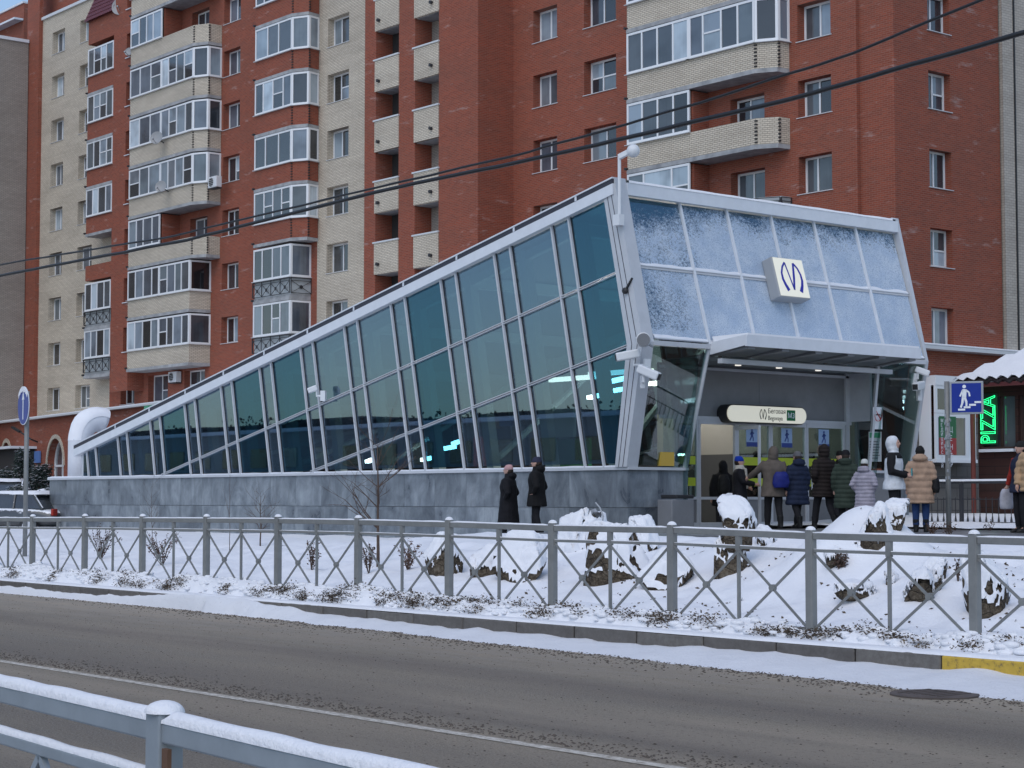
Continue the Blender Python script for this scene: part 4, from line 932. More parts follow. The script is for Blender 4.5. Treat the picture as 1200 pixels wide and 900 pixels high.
for s0, s1, z0, z1 in ((pods(20), pods(42), 1, 4.6),): fixn(MB().prism([pp(s0, z0, .0), pp(s1, z0, .0), pp(s1, z1, .0), pp(s0, z1, .0)], (PN.x * 1.2, PN.y * 1.2, 0)).build('entrance_porch', M['dark_room'], pod)); fixn(MB().prism([pp(s0 - .4, z1, .0), pp(s1 + .4, z1, .0), pp(s1 + .4, z1 + .15, .0), pp(s0 - .4, z1 + .15, .0)], (PN.x * 1.6, PN.y * 1.6, 0)).build('porch_roof', M['frost'], pod))
fixn(MB().prism([pp(pods(44), 3.75, .05), pp(pods(50), 3.75, .05), pp(pods(50), 4.45, .05), pp(pods(44), 4.45, .05)], (PN.x * .1, PN.y * .1, 0)).build('house_plaque', mat('plaque_blue', (.12, .22, .5), .4), pod))
for px in (45, 128):
    s_ = pods(px); mb = MB().tube([pp(s_, 5.0, 0), pp(s_, 5.15, .4), pp(s_ - .5, 5.6, .9)], .05, 8); mb.bar(pp(s_ - .5, 5.6, .9), pp(s_ - 1.1, 5.9, 1.2), .2, .12); mb.build('wall_lamp', M['black'], pod)
M['neon_g'] = mat('green_letters', (.12, .35, .25), .5, emit=(.1, .5, .3), es=.15)
s_ = pods(173); v = pp(s_, 5.55, .15); text('ВРАЧ', 1.1, M['neon_g'], 'shop_letters', pod, v, (PD.x, PD.y, 0), (0, 0, 1), (PN.x, PN.y, 0), ext=.06, bold=.03)
# ledge round the right wing
mb = MB().box(-44.5, WX + .55, WY - .3, 59.6, 6.92, 7.04); mb.build('ledge', M['sill'], apt); tag(MB().box(-44.5, WX + .56, WY - .31, 59.62, 7.042, 7.12).build('ledge_snow', M['snow'], apt, bevel=.03), kind='stuff')
wall(apt, 'stone_plinth', M['stone_block'], 'X', WX + .06, WY - .1, 59.5, 0, at(1085, 487, X=WX).z)
# clinic bay window on the right wing
ca, cb = at(1089, 500, X=-42.0), at(1127, 500, X=-42.0); z0, z1 = at(1095, 538, X=-42).z, at(1095, 452, X=-42).z
kb = MB().box(WX, -41.7, ca.y, cb.y + .5, z0 - .12, z0).build('bay_window', M['pvc'], apt); MB().box(WX, -41.7, ca.y, cb.y + .5, z1, z1 + .35).build('bay_head', M['pvc'], kb)
zt = z0 + (z1 - z0) * .62
glaze(kb, (-41.75, ca.y), (-41.75, cb.y), z0, zt, [(.5, None), (1, None)], M['pane_tint'], .14, 'glazing', own=False); glaze(kb, (-41.75, ca.y), (-41.75, cb.y), zt + .01, z1, [(1, None)], M['pane_dark'], .12, 'glazing', own=False)
MB().box(WX, -41.76, cb.y + .01, cb.y + .5, z0, z1).build('side_panel', M['pvc'], kb); MB().box(WX, -41.9, ca.y - .02, ca.y, z0, z1).build('side_panel', M['pvc'], kb)
by0, by1 = ca.y + .2, ca.y + (cb.y - ca.y) * .62
MB().box(-41.73, -41.71, by0, by1, z0 + .75, zt - .1).build('banner', mat('banner_green', (.02, .14, .05), .5), kb); MB().box(-41.73, -41.71, by0, by1, z0 + .16, z0 + .75).build('banner', mat('banner_red', (.35, .03, .03), .5), kb)
for (word, yy, zz, sz) in (('МЕДИЦИНСКИЙ', by0 + .06, zt - .32, .16), ('ЦЕНТР', by0 + .55, zt - .65, .24)):
    for i, chh in enumerate(word): text(chh, sz * 1.1, M['white_sign'], 'banner_lettering', kb, (-41.705, yy, zz - i * sz * (1.0 if sz < .2 else 1.3)), (0, 1, 0), (0, 0, 1), (1, 0, 0), ext=.002)
# left wing in grey brick, seen edge on, and the roof behind it
wx = at(35.5, 250, Y=WY).x; zl = at(35, 53, Y=WY).z
lw_ = empty('grey_brick_wing', (wx - 3, 45, .6), 'blank grey brick end wall with flat roof at the block end', 'building')
MB().box(wx - 10, wx, 34, WY - .3, 0, zl).build('wall', M['brick_grey'], lw_); MB().box(wx - 10.1, wx + .1, 33.9, WY - .3, zl, zl + .2).build('roof_edge', M['frost'], lw_)
far = empty('far_red_roof', (-135, 62, .6), 'red brick attic block with white roof flashings behind the grey wing', 'building')
z1, z2 = at(10, 10, Y=62).z, at(10, 30, Y=62).z
MB().box(-160, at(28, 20, Y=62).x, 62, 75, 0, z1 - .15).build('wall', M['brick_red'], far); MB().box(-160, at(28, 20, Y=62).x, 61.9, 75, z1 - .15, z1).build('roof_edge', M['frost'], far); MB().box(-160, at(28, 20, Y=62).x, 61.2, 61.95, z2 - .15, z2).build('roof_edge', M['frost'], far)
# satellite dishes and air conditioners
def dish(px, py, Y, r, label):
    p = at(px, py, Y=Y); e = empty('satellite_dish', p, label, 'satellite dish', 'satellite dishes on the block'); ax = Vector((.55, -.8, .25)).normalized(); mb = MB()
    u = ax.orthogonal().normalized(); v = ax.cross(u); n = 20; rings = 4
    for i in range(rings + 1):
        rr_ = r * i / rings
        for k in range(n): a_ = 2 * math.pi * k / n; mb.v.append(p + u * rr_ * math.cos(a_) + v * rr_ * math.sin(a_) + ax * .25 * rr_ * rr_ / r)
    mb.f = [(i*n+k, i*n+(k+1) % n, (i+1)*n+(k+1) % n, (i+1)*n+k) for i in range(rings) for k in range(n)]
    mb.build('reflector', mat('dish_grey', (.3, .31, .32), .5), e, smooth=True); c2 = p + ax * .6 - Vector((0, 0, .25)); MB().tube([p - Vector((0, 0, r * .9)), c2], .02, 6).build('feed_arm', M['sign_back'], e); MB().tube([c2, c2 - ax * .12], .05, 8).build('receiver', M['sign_back'], e); MB().tube([p, p - ax * .1, p + Vector((-.1, .5, -.2))], .03, 6).build('bracket', M['iron'], e)
dish(143, 8, 51.2, .6, 'large pale dish beside the maroon mansard roof'); dish(184, 162, 50.2, .38, 'pale dish on a beige parapet, one balcony above the rusty dish'); dish(189, 219, 50.2, .34, 'rusty brown dish on the beige parapet above the open balcony'); dish(151.5, 61, 50.8, .26, 'small dish tucked at the side of the top open balcony')
def aircon(px, py, Y, label, face='Y'):
    p = at(px, py, Y=Y); e = empty('air_conditioner', p, label, 'air conditioner', 'air conditioners on the block')
    MB().box(p.x - .45, p.x + .45, p.y - .35, p.y, p.z - .3, p.z + .3).build('casing', M['white_plastic'], e, bevel=.03); MB().tube([(p.x - .1, p.y - .36, p.z), (p.x - .1, p.y - .352, p.z)], .24, 20).build('fan_grille', M['black'], e)
    mb = MB()
    for k in range(5): mb.box(p.x - .36, p.x + .14, p.y - .372, p.y - .362, p.z - .2 + .1 * k - .008, p.z - .2 + .1 * k + .008)
    mb.build('guard_bars', M['white_plastic'], e); MB().box(p.x - .4, p.x + .4, p.y - .3, p.y + .05, p.z - .36, p.z - .302).build('bracket', M['iron'], e)
aircon(255, 214, 51.4, 'white air conditioner at the corner of a beige balcony'); aircon(208, 442, 51.95, 'white air conditioner between two windows under the lowest beige balcony')

# ------------------------------------------------------------------ pizzeria
PZY = 38.0; px0 = at(1146, 500, Y=PZY).x; ez = at(1150, 447, Y=PZY - .5).z; g0 = plaza_z(-20)
piz = empty('pizzeria', (-22, 41, g0), 'low dark pizzeria with a snow covered tile roof', 'restaurant')
M['dark_wood'] = brick_mat('dark_cladding', (.055, .022, .018), (.04, .018, .016), (.02, .012, .012), bw=2.5, bh=.2, ms=.012, eff=0)
wz0, wz1 = at(1160, 524, Y=PZY).z, ez - .35
wxs = [(at(1152, 500, Y=PZY).x, at(1190, 500, Y=PZY).x), (at(1193, 500, Y=PZY).x, -19.5), (-19.2, -15)]
wall(piz, 'wall', M['dark_wood'], 'Y', PZY, px0, -12, g0 - .3, ez, [(p, q_, wz0, wz1) for p, q_ in wxs], .2); MB().box(px0 + .02, -12, PZY + .6, 48, g0 - .3, ez).build('core', M['dark_room'], piz); MB().quad((px0, PZY, g0 - .3), (px0, 48, g0 - .3), (px0, 48, ez), (px0, PZY, ez)).build('wall', M['dark_wood'], piz)
for p, q_ in wxs: 
    w_ = MB().box(p, q_, PZY + .14, PZY + .16, wz0, wz1).build('window', M['pane_dark'], piz); fm = MB()
    for x in (p + .04, (p + q_) / 2, q_ - .04): fm.box(x - .04, x + .04, PZY + .1, PZY + .14, wz0, wz1)
    fm.box(p, q_, PZY - .08, PZY + .14, wz0 - .06, wz0); fm.build('window_frame', mat('pizzeria_frame', (.05, .03, .025), .5), w_)
    MB().box(p - .05, q_ + .05, PZY - .12, PZY - .001, wz0 - .12, wz0 - .05).build('sill', M['frost'], w_)
rf = MB(); xa_, xb_ = at(1117, 445, Y=PZY - .6).x, -11.5; ya_ = PZY - .6; dep = 3.4; rise = 1.7
nw = 60
for i in range(nw):
    pass
hipx = lambda t: xa_ + 2.6 * t
rows = 16; cols = 160; mb = MB()
for j in range(rows + 1):
    t = j / rows
    for i in range(cols + 1):
        s_ = i / cols; x = hipx(t) + (xb_ - hipx(t)) * s_; wv = .05 * math.sin((x) * 2 * math.pi / .33); mb.v.append((x, ya_ + dep * t, ez + rise * t + wv * (1 - .3 * t) + .02))
mb.f = [(j*(cols+1)+i, j*(cols+1)+i+1, (j+1)*(cols+1)+i+1, (j+1)*(cols+1)+i) for j in range(rows) for i in range(cols)]
rfo = mb.build('roof', mat('roof_sheet', (.03, .02, .02), .5), piz, smooth=True); so = rfo.modifiers.new('s', 'SOLIDIFY'); so.thickness = .07; so.offset = -1
mb2 = MB(); mb2.v = [(x, y - .03, z + .055 + .05 * min(1, (y - ya_) * 1.2) + .02 * noise.noise((x * 3, y * 3, 0))) for x, y, z in mb.v]; mb2.f = mb.f; tag(mb2.build('roof_snow', M['snow_verge'], rfo, smooth=True), kind='stuff')
MB().add([(xa_, ya_, ez - .02), (hipx(1), ya_ + dep, ez + rise), (xa_, ya_ + 9, ez)], [(0, 1, 2)]).build('roof_hip', M['snow'], piz)
MB().box(xa_ + .1, xb_, ya_ + .05, ya_ + .12, ez - .14, ez - .04).build('eave_trim', mat('eave_red', (.12, .03, .03), .6), piz)
dpx = at(1142, 540, Y=PZY - .15); MB().tube([(dpx.x, PZY - .2, g0), (dpx.x, PZY - .2, ez)], .06, 8).build('downpipe', mat('downpipe_rust', (.16, .04, .03), .6), piz)
M['neon'] = mat('green_neon', (.05, .6, .2), .5, emit=(.02, 1, .28), es=1.5)
p0 = at(1167, 519, Y=PZY - .06); p1 = at(1167, 463, Y=PZY - .06); e = empty('neon_sign', p0, 'green neon sign reading PIZZA sideways in the dark window', 'sign')
Lz = p1.z - p0.z
cu = bpy.data.curves.new('t', 'FONT'); cu.body = 'PIZZA'; cu.size = 1; cu.fill_mode = 'NONE'; cu.bevel_depth = .014; cu.bevel_resolution = 1; cu.resolution_u = 4; cu.space_character = 1.02
ob = bpy.data.objects.new('t', cu); COL.objects.link(ob); dg = bpy.context.evaluated_depsgraph_get(); dg.update(); me = bpy.data.meshes.new_from_object(ob.evaluated_get(dg)); bpy.data.objects.remove(ob)
mxx = max(v.co.x for v in me.vertices); mnx = min(v.co.x for v in me.vertices); mxy = max(v.co.y for v in me.vertices); sc = Lz / (mxx - mnx); hw = (p0 - at(1150, 519, Y=PZY - .06)).length
for v in me.vertices: v.co = p0 + Vector((-v.co.y / mxy * hw, v.co.z * .8 - .02, (v.co.x - mnx) * sc))
me.materials.clear(); me.materials.append(M['neon']); link('neon_tubing', me, e)
MB().box(p0.x - hw - .03, p0.x + .03, p0.y + .05, p0.y + .06, p0.z - .05, p1.z + .05).build('backing', M['black'], e)
# low iron fence on a snowy lawn before the pizzeria
fy = at(1150, 600, Z=g0).y; fy = 33.2
lawn = grid('front_lawn', frange(-30, -10, 40), frange(31.0, 37.9, 14), lambda x, y: g0 + .05 + .22 * sstep(31.2, 36, y) + .04 * noise.noise((x, y, 0)), M['snow'])
gf = empty('garden_fence', (-22, fy, g0), 'low black iron fence on the snowy strip before the pizzeria', 'fence')
xl, xr = at(1085, 590, Y=fy).x, -12
for z, t in ((g0 + .98, .05), (g0 + .62, .02), (g0 + .12, .03)): MB().bar((xl, fy, z), (xr, fy, z), t, t).build('rail', M['iron'], gf)
tag(MB().box(xl, xr, fy - .035, fy + .035, g0 + 1.006, g0 + 1.05).build('rail_snow', M['snow'], gf), kind='stuff')
x = xl; i = 0
while x < -14:
    MB().bar((x, fy, g0 - .05), (x, fy, g0 + (1.0 if i % 12 == 6 else .66)), .07 if i % 12 == 6 else .014, .07 if i % 12 == 6 else .014, (1, 0, 0)).build('post' if i % 12 == 6 else 'bar', M['iron'], gf); 
    if i % 12 != 6: MB().tube([(x, fy, g0 + .14), (x, fy, g0 + .26)], [.028, .012], 6).build('finial', M['iron'], gf)
    x += .16; i += 1

# ------------------------------------------------------------------ street fence along the verge
def snow_ridge(p, q, wd, ht, seed=0, seg=.06):
    """soft little ridge of snow on a rail"""
    p, q = Vector(p), Vector(q); d = q - p; L = d.length; n = max(2, int(L / seg)); d.normalize(); s_ = d.cross(Vector((0, 0, 1))).normalized(); mb = MB()
    for i in range(n + 1):
        c = p + d * (L * i / n); e = min(1, i / 2, (n - i) / 2) * .6 + .4; h = ht * e * (1 + .3 * noise.noise((c.x * 4 + seed, c.y * 4, 0))); w2 = wd * (1 + .08 * noise.noise((c.x * 5, seed, 2)))
        for a_, b_ in ((-.5, 0), (-.48, .55), (-.25, .95), (0, 1.05), (.25, .95), (.48, .55), (.5, 0)): mb.v.append(c + s_ * a_ * w2 + Vector((0, 0, b_ * h - .001)))
    mb.f = [(i*7+j, i*7+j+1, (i+1)*7+j+1, (i+1)*7+j) for i in range(n) for j in range(6)] + [tuple(range(7)), tuple(range(n*7+6, n*7-1, -1))]
    return mb
def cap_ball(c, rx, ry, rz):
    mb = MB(); n = 14; m = 6
    for i in range(m + 1):
        t = math.pi / 2 * i / m
        for k in range(n): a_ = 2 * math.pi * k / n; mb.v.append((c[0] + rx * math.cos(t) * math.cos(a_), c[1] + ry * math.cos(t) * math.sin(a_), c[2] + rz * math.sin(t)))
    mb.f = [(i*n+k, i*n+(k+1) % n, (i+1)*n+(k+1) % n, (i+1)*n+k) for i in range(m) for k in range(n)]; return mb
FYY = 14.3; fe = empty('street_fence', (-20, FYY, .2), 'grey steel street fence with crossed bars along the snowy verge', 'fence')
tops = {-30.78: 1.27, -28.78: 1.29, -26.78: 1.30, -24.78: 1.31, -22.78: 1.32, -20.78: 1.32, -18.78: 1.31, -16.78: 1.29, -14.78: 1.29, -12.78: 1.26, -10.78: 1.25}
px_ = [-10.78 + 2 * (2 - k) for k in range(15)]
tz = lambda x: tops.get(round(x, 2), 1.24 if x > -10 else 1.26)
for k, x in enumerate(px_):
    zt = tz(x); pw = .046
    po = MB().box(x - pw, x + pw, FYY - .04, FYY + .04, .05, zt + .03).build('post', M['fence_grey'], fe, bevel=.008)
    tag(cap_ball((x, FYY, zt + .03), .055, .05, .04).build('snow_cap', M['snow'], po, smooth=True), kind='stuff')
    if k == len(px_) - 1: continue
    x2 = px_[k+1]; z2 = tz(x2); X0, X1 = x - pw, x2 + pw; xm = (X0 + X1) / 2; zm = (zt + z2) / 2
    r = MB().bar((X0, FYY, zt - .03), (X1, FYY, z2 - .03), .05, .065).build('top_rail', M['fence_grey'], fe, bevel=.008)
    tag(snow_ridge((X0, FYY, zt + .003), (X1, FYY, z2 + .003), .05, .016, k).build('rail_snow', M['snow'], r, smooth=True), kind='stuff')
    mr = MB().bar((X0, FYY, zt - .175), (X1, FYY, z2 - .175), .03, .03).build('middle_rail', M['fence_grey'], fe)
    tag(snow_ridge((X0, FYY, zt - .16), (X1, FYY, z2 - .16), .028, .008, k + 50).build('rail_snow', M['snow'], mr, smooth=True), kind='stuff')
    MB().bar((X0, FYY, .30), (X1, FYY, .30), .03, .03).build('bottom_rail', M['fence_grey'], fe)
    MB().bar((xm, FYY, .30), (xm, FYY, zm - .06), .03, .03, (1, 0, 0)).build('middle_bar', M['fence_grey'], fe)
    MB().box(xm - .03, xm + .03, FYY - .022, FYY + .022, zm - .21, zm - .062).build('bracket', M['fence_grey'], fe)
    for (xa_, za_, xb_, zb_) in ((X0, zt - .2, xm, .31), (xm, zm - .2, X0, .31), (xm, zm - .2, X1, .31), (X1, z2 - .2, xm, .31)):
        off = .008 if xa_ > xb_ else -.008
        MB().bar((xa_, FYY + off, za_), (xb_, FYY + off, zb_), .016, .024).build('brace', M['fence_grey'], fe)
    for a_ in (X0, X1):
        xc = (a_ + xm) / 2; zc_ = (zm - .2 + .31) / 2; MB().tube([(xc, FYY - .024, zc_), (xc, FYY + .024, zc_)], .036, 14).build('boss', M['fence_grey'], fe)
# near railing on our side
nr = empty('pavement_railing', (-3.6, 2.0, .12), 'galvanised pavement railing loaded with snow beside the road', 'railing')
NPX = -3.60
rp_ = lambda x: Vector((x, 1.91 + (x + 2.62) * (2.05 - 1.91) / (-4.59 + 2.62), 0))
RZ = 1.128; xp = [-5.0, NPX, -2.2, -.8]
for i, x in enumerate(xp):
    p = rp_(x); po = MB().box(p.x - .03, p.x + .03, p.y - .03, p.y + .03, .1, RZ + .02).build('post', M['galv'], nr, bevel=.004)
    tag(cap_ball((p.x, p.y, RZ + .018), .046, .043, .026).build('snow_cap', M['snow'], po, smooth=True), kind='stuff')
    if i < len(xp) - 1:
        a_, b_ = rp_(x + .024), rp_(xp[i+1] - .024); z = Vector((0, 0, RZ - .022))
        r = MB().bar(a_ + z, b_ + z, .04, .044).build('top_rail', M['galv'], nr, bevel=.005); tag(snow_ridge(a_ + Vector((0, 0, RZ)), b_ + Vector((0, 0, RZ)), .046, .024, i, .02).build('rail_snow', M['snow'], r, smooth=True), kind='stuff')
        z = Vector((0, 0, RZ - .135)); r = MB().bar(a_ + z, b_ + z, .025, .03).build('middle_rail', M['galv'], nr, bevel=.004); tag(snow_ridge(a_ + z + Vector((0, 0, .015)), b_ + z + Vector((0, 0, .015)), .026, .016, i + 9, .02).build('rail_snow', M['snow'], r, smooth=True), kind='stuff')
        MB().bar(a_ + Vector((0, 0, .3)), b_ + Vector((0, 0, .3)), .025, .03).build('bottom_rail', M['galv'], nr)
        for f0, f1 in ((0, .5), (.5, 0), (.5, 1), (1, .5)):
            pa, pb_ = a_.lerp(b_, f0), a_.lerp(b_, f1); MB().bar(pa + Vector((0, 0, RZ - .15)), pb_ + Vector((0, 0, .31)), .016, .02).build('brace', M['galv'], nr)
        pm = a_.lerp(b_, .03); MB().box(pm.x - .012, pm.x + .012, pm.y - .03, pm.y - .02, RZ - .16, RZ - .05).build('bracket', M['rust'], nr); MB().tube([(pm.x, pm.y - .035, RZ - .12), (pm.x, pm.y - .03, RZ - .12)], .008, 6).build('bolt', M['galv'], nr)

# ------------------------------------------------------------------ low hedge buried in snow along the kerb side of the fence
mb = MB(); lf = MB(); xs = frange(-36, -7, 580); n = 10
def hh(x): return (.13 + .10 * sstep(-12, -24, x)) * (.55 + .75 * max(0, noise.noise((x * .9, 3, 0)) + .45)) 
for x in xs:
    for j in range(n + 1):
        t = j / n; y = 14.02 + .62 * t; z = .215 + hh(x) * math.sin(math.pi * min(1, t * 1.05)) ** .7 + .035 * noise.noise((x * 6, y * 6, 2)) + .02 * noise.noise((x * 16, y * 16, 5)) - (.03 if j in (0, n) else 0); mb.v.append((x, y, z))
mb.f = [(i*(n+1)+j, (i+1)*(n+1)+j, (i+1)*(n+1)+j+1, i*(n+1)+j+1) for i in range(len(xs)-1) for j in range(n)]
for _ in range(1300):
    x = random.uniform(-36, -7.5); t = random.uniform(.02, .6); y = 14.02 + .62 * t; r = random.uniform(.02, .06); mb.ball((x, y, .205 + hh(x) * math.sin(math.pi * t) ** .7 + random.uniform(-.01, .03)), r * 1.5, r, r * .55, 9, 6)
tag(mb.build('hedge_snow', M['snow'], smooth=True), 'lumpy snow lying on the low hedge under the fence', 'snow', kind='stuff')
clumps = []
while len(clumps) < 120:
    x = random.uniform(-36, -7.5)
    if noise.noise((x * .8, 8, 0)) + random.uniform(-.2, .35) > -.05: clumps.append((x, random.uniform(14.0, 14.22), random.uniform(.12, .34), random.uniform(.05, .12)))
for (cx, cy, cw, chh_) in clumps:
    for _ in range(int(190 * cw / .25)):
        x = cx + random.gauss(0, cw * .5); t = (cy - 14.02) / .62 + random.uniform(-.03, .12); y = 14.02 + .62 * max(0.02, t) + random.uniform(-.05, .02); z = .225 + hh(x) * max(0, math.sin(math.pi * max(.02, t))) ** .7 * .7 + random.gauss(0, .4) * chh_ + .02
        if z < .21: continue
        s_ = random.uniform(.008, .02); a_ = random.uniform(0, 6.28); b_ = random.uniform(-.9, .9); u = Vector((math.cos(a_), math.sin(a_), b_)).normalized() * s_; v = u.orthogonal().normalized() * s_ * .6; p = Vector((x, y, z))
        lf.quad(p - u, p - v * .9, p + u, p + v * .9)
tag(lf.build('hedge_leaves', M['hedge_leaf']), 'brown hedge leaves poking out of the snow under the fence', 'hedge', kind='stuff')

# ------------------------------------------------------------------ boulders
def rock(pxl, pxr, pyt, pyb, label, seed, base_y=None, squash=1.0, snow=.35, lift=0, name='boulder', Yd=None, stack=False):
    pm = (pxl + pxr) / 2
    if Yd is None: b = ghit(pm, pyb - 2)
    else: b = at(pm, pyb, Y=Yd)
    d = b.dot(_fh); wd = (pxr - pxl) / FPX * d; ht = (pyb - pyt) / FPX * d
    bm = bmesh.new(); bmesh.ops.create_icosphere(bm, subdivisions=5, radius=1)
    sv = Vector((seed * 7.3, seed * 3.1, seed * 1.7))
    planes = [(Vector((random.gauss(0, 1), random.gauss(0, 1), random.gauss(.1, .8))).normalized(), random.uniform(.5, .8)) for _ in range(16)]
    for v in bm.verts:
        c = v.co.copy()
        for pn, dd in planes:
            k = c.dot(pn) - dd
            if k > 0: c -= pn * k * .97
        c *= 1 + .16 * noise.noise(c * 1.3 + sv) + .09 * noise.noise(c * 3.5 + sv) + .06 * abs(noise.noise(c * 7 + sv)) + .03 * noise.noise(c * 16 + sv)
        v.co = c
    zs = [v.co.z for v in bm.verts]; rs = [v.co.dot(_rt) for v in bm.verts]; fz = 1.5 * ht / (max(zs) - min(zs)); fx = wd / (max(rs) - min(rs)); fyy = fx * .8
    for v in bm.verts:
        r_, f_ = v.co.dot(_rt), v.co.dot(_fh); v.co = _rt * (r_ * fx) + _fh * (f_ * fyy) + Vector((0, 0, (v.co.z - min(zs)) * fz - .5 * ht))
    me = bpy.data.meshes.new('stone'); bm.normal_update(); bm.to_mesh(me); me.materials.append(M['rock'])
    # snow sheet on the upward faces
    zz = max(v.co.z for v in bm.verts); keep = {}
    cutv = {}
    for v in bm.verts:
        s_ = v.normal.z + .3 * noise.noise(v.co * 3 + sv) + .2 * noise.noise(v.co * 6.5 + sv) + .25 * (v.co.z / zz - .5); cutv[v.index] = s_ - snow * .75 + .16
    sm = MB(); idx = {}
    for f in bm.faces:
        if min(cutv[v.index] for v in f.verts) < 0: continue
        fi = []
        for v in f.verts:
            if v.index not in idx:
                idx[v.index] = len(sm.v); t = max(0, min(1, cutv[v.index] * 3)); sm.v.append(tuple(v.co + v.normal * (.004 + .03 * t) + Vector((0, 0, .06 * t))))
            fi.append(idx[v.index])
        sm.f.append(tuple(fi))
    bm.free()
    e = empty(name, (b.x, b.y, b.z), label, 'rock', 'boulders on the verge')
    o = link('stone', me, e, local=True)
    if sm.f: tag(sm.build('snow_cap', M['snow'], e, smooth=True, local=True), kind='stuff')
    return e
rock(547, 597, 646, 676, 'low dark boulder beside the fence, left of the long snowy boulder', 1)
rock(580, 642, 625, 680, 'long snow covered boulder sloping down behind a fence post', 2, snow=.05)
rock(646, 712, 602, 676, 'tall boulder capped with a thick snow dome', 3, snow=.15, Yd=18.8)
rock(672, 758, 618, 686, 'large dark boulder with a bare brown flank', 4, snow=.45, Yd=17.2)
rock(736, 768, 610, 660, 'upright boulder with a pointed snow cap behind the dark one', 5, snow=.1, Yd=19.0)
rock(752, 818, 650, 688, 'flat pale boulder mostly buried in snow', 6, snow=.2)
rock(838, 882, 612, 676, 'squat lower stone of the stacked rock pillar', 7, snow=.35, Yd=17.6)
rock(843, 886, 586, 628, 'snowy upper stone balanced on the rock pillar', 8, snow=.1, Yd=17.6)
rock(886, 912, 622, 646, 'small pale boulder beside the rock pillar', 9, snow=.3, Yd=18.4)
rock(1004, 1048, 596, 655, 'bare grey stone sticking out of the high snow mound', 10, snow=.3, Yd=17.7)
rock(1030, 1066, 592, 622, 'speckled stone at the top of the snow mound', 11, snow=.2, Yd=18.2)
rock(978, 1028, 690, 704, 'long flat brown stone low on the slope', 12, snow=.6)
rock(1060, 1096, 676, 704, 'small round boulder half covered on the slope', 13, snow=.3)
rock(1128, 1184, 652, 720, 'pale boulder right behind the last fence post', 14, snow=.1)
rock(1090, 1104, 672, 694, 'pointed pebble upright in the snow', 15, snow=.6)
rock(1036, 1050, 678, 686, 'little brown stone on the snow slope', 16, snow=.7); rock(500, 545, 632, 672, 'brown mossy boulder among dry plants', 17, snow=.25)
rock(1082, 1110, 660, 682, 'low pale stone below the beige coat', 18, snow=.25); rock(966, 990, 652, 664, 'small dark stone on the mound shoulder', 19, snow=.5)

lt = MB()
for _ in range(2600):
    x = random.uniform(-20, -7.5); y = random.uniform(15, 20)
    if noise.noise((x * 1.1, y * 1.1, 4)) < random.uniform(-.1, .5): continue
    z = G(x, y) + .008; s_ = random.uniform(.01, .035); u = Vector((random.gauss(0, 1), random.gauss(0, 1), random.gauss(0, .5))).normalized() * s_; v = u.orthogonal().normalized() * s_ * .6; p = Vector((x, y, z)); lt.quad(p - u, p - v, p + u, p + v)
tag(lt.build('leaf_litter', M['hedge_leaf']), 'brown leaves and clods showing through the snow among the boulders', 'leaves', kind='stuff')
# ------------------------------------------------------------------ shrubs and saplings
def branch(mb, p, d, L, r, lev, tips, spread=.6):
    n = 4; pts = [p]; rs = [r]
    for i in range(n):
        d = (d + Vector((random.gauss(0, .1), random.gauss(0, .1), random.gauss(.03, .06)))).normalized(); p = p + d * L / n; pts.append(p); rs.append(r * (1 - .6 * (i + 1) / n))
    mb.tube(pts, rs, 5 if lev else 6, cap=False); tips.append(p)
    if lev <= 0: return
    for i in range(random.choice([2, 3, 3])):
        k = random.randint(1, n); q_ = pts[k]; dd = (d + Vector((random.gauss(0, spread), random.gauss(0, spread), random.gauss(.1, .25)))).normalized(); branch(mb, q_, dd, L * random.uniform(.5, .75), rs[k] * .75, lev - 1, tips, spread)
def sapling(px, py, ptop, label, lean=(0, 0), levs=3, spread=.5, r=.02):
    b = ghit(px, py); d = b.dot(_fh); H = (py - ptop) / FPX * d; e = empty('sapling', b, label, 'tree', 'bare saplings on the verge'); tips = []
    mb = MB(); pts = [Vector((0, 0, -.05))]; rs = [r]
    for i in range(6): pts.append(pts[-1] + Vector((lean[0] + random.gauss(0, .012), lean[1] + random.gauss(0, .012), H / 6))); rs.append(r * (1 - .13 * (i + 1)))
    mb.tube(pts, rs, 7); mb.build('trunk', M['bark'], e, smooth=True, local=True); cb_ = MB()
    for i in range(2, 7):
        for _ in range(3 if levs > 1 else 1):
            a_ = random.uniform(0, 6.28); branch(cb_, pts[i], Vector((math.cos(a_) * spread * 1.3, math.sin(a_) * spread * 1.3, .9)).normalized(), H * random.uniform(.25, .42), rs[i] * .6, levs - 1, tips, spread)
    tag(cb_.build('crown', M['bark'], e, smooth=True, local=True), kind='stuff'); return e
sapling(443, 664, 520, 'branching bare sapling reaching up before the stone base', (.0, .0), 3, .85, .03)
sapling(305, 640, 580, 'small bare sapling with fanned twigs below the glass', (0, 0), 3, .8, .018); sapling(269, 645, 555, 'single thin whip of a sapling', (0, 0), 1, .2, .008)
sapling(178, 640, 570, 'faint bare sapling before the darker granite', (0, 0), 2, .5, .008)
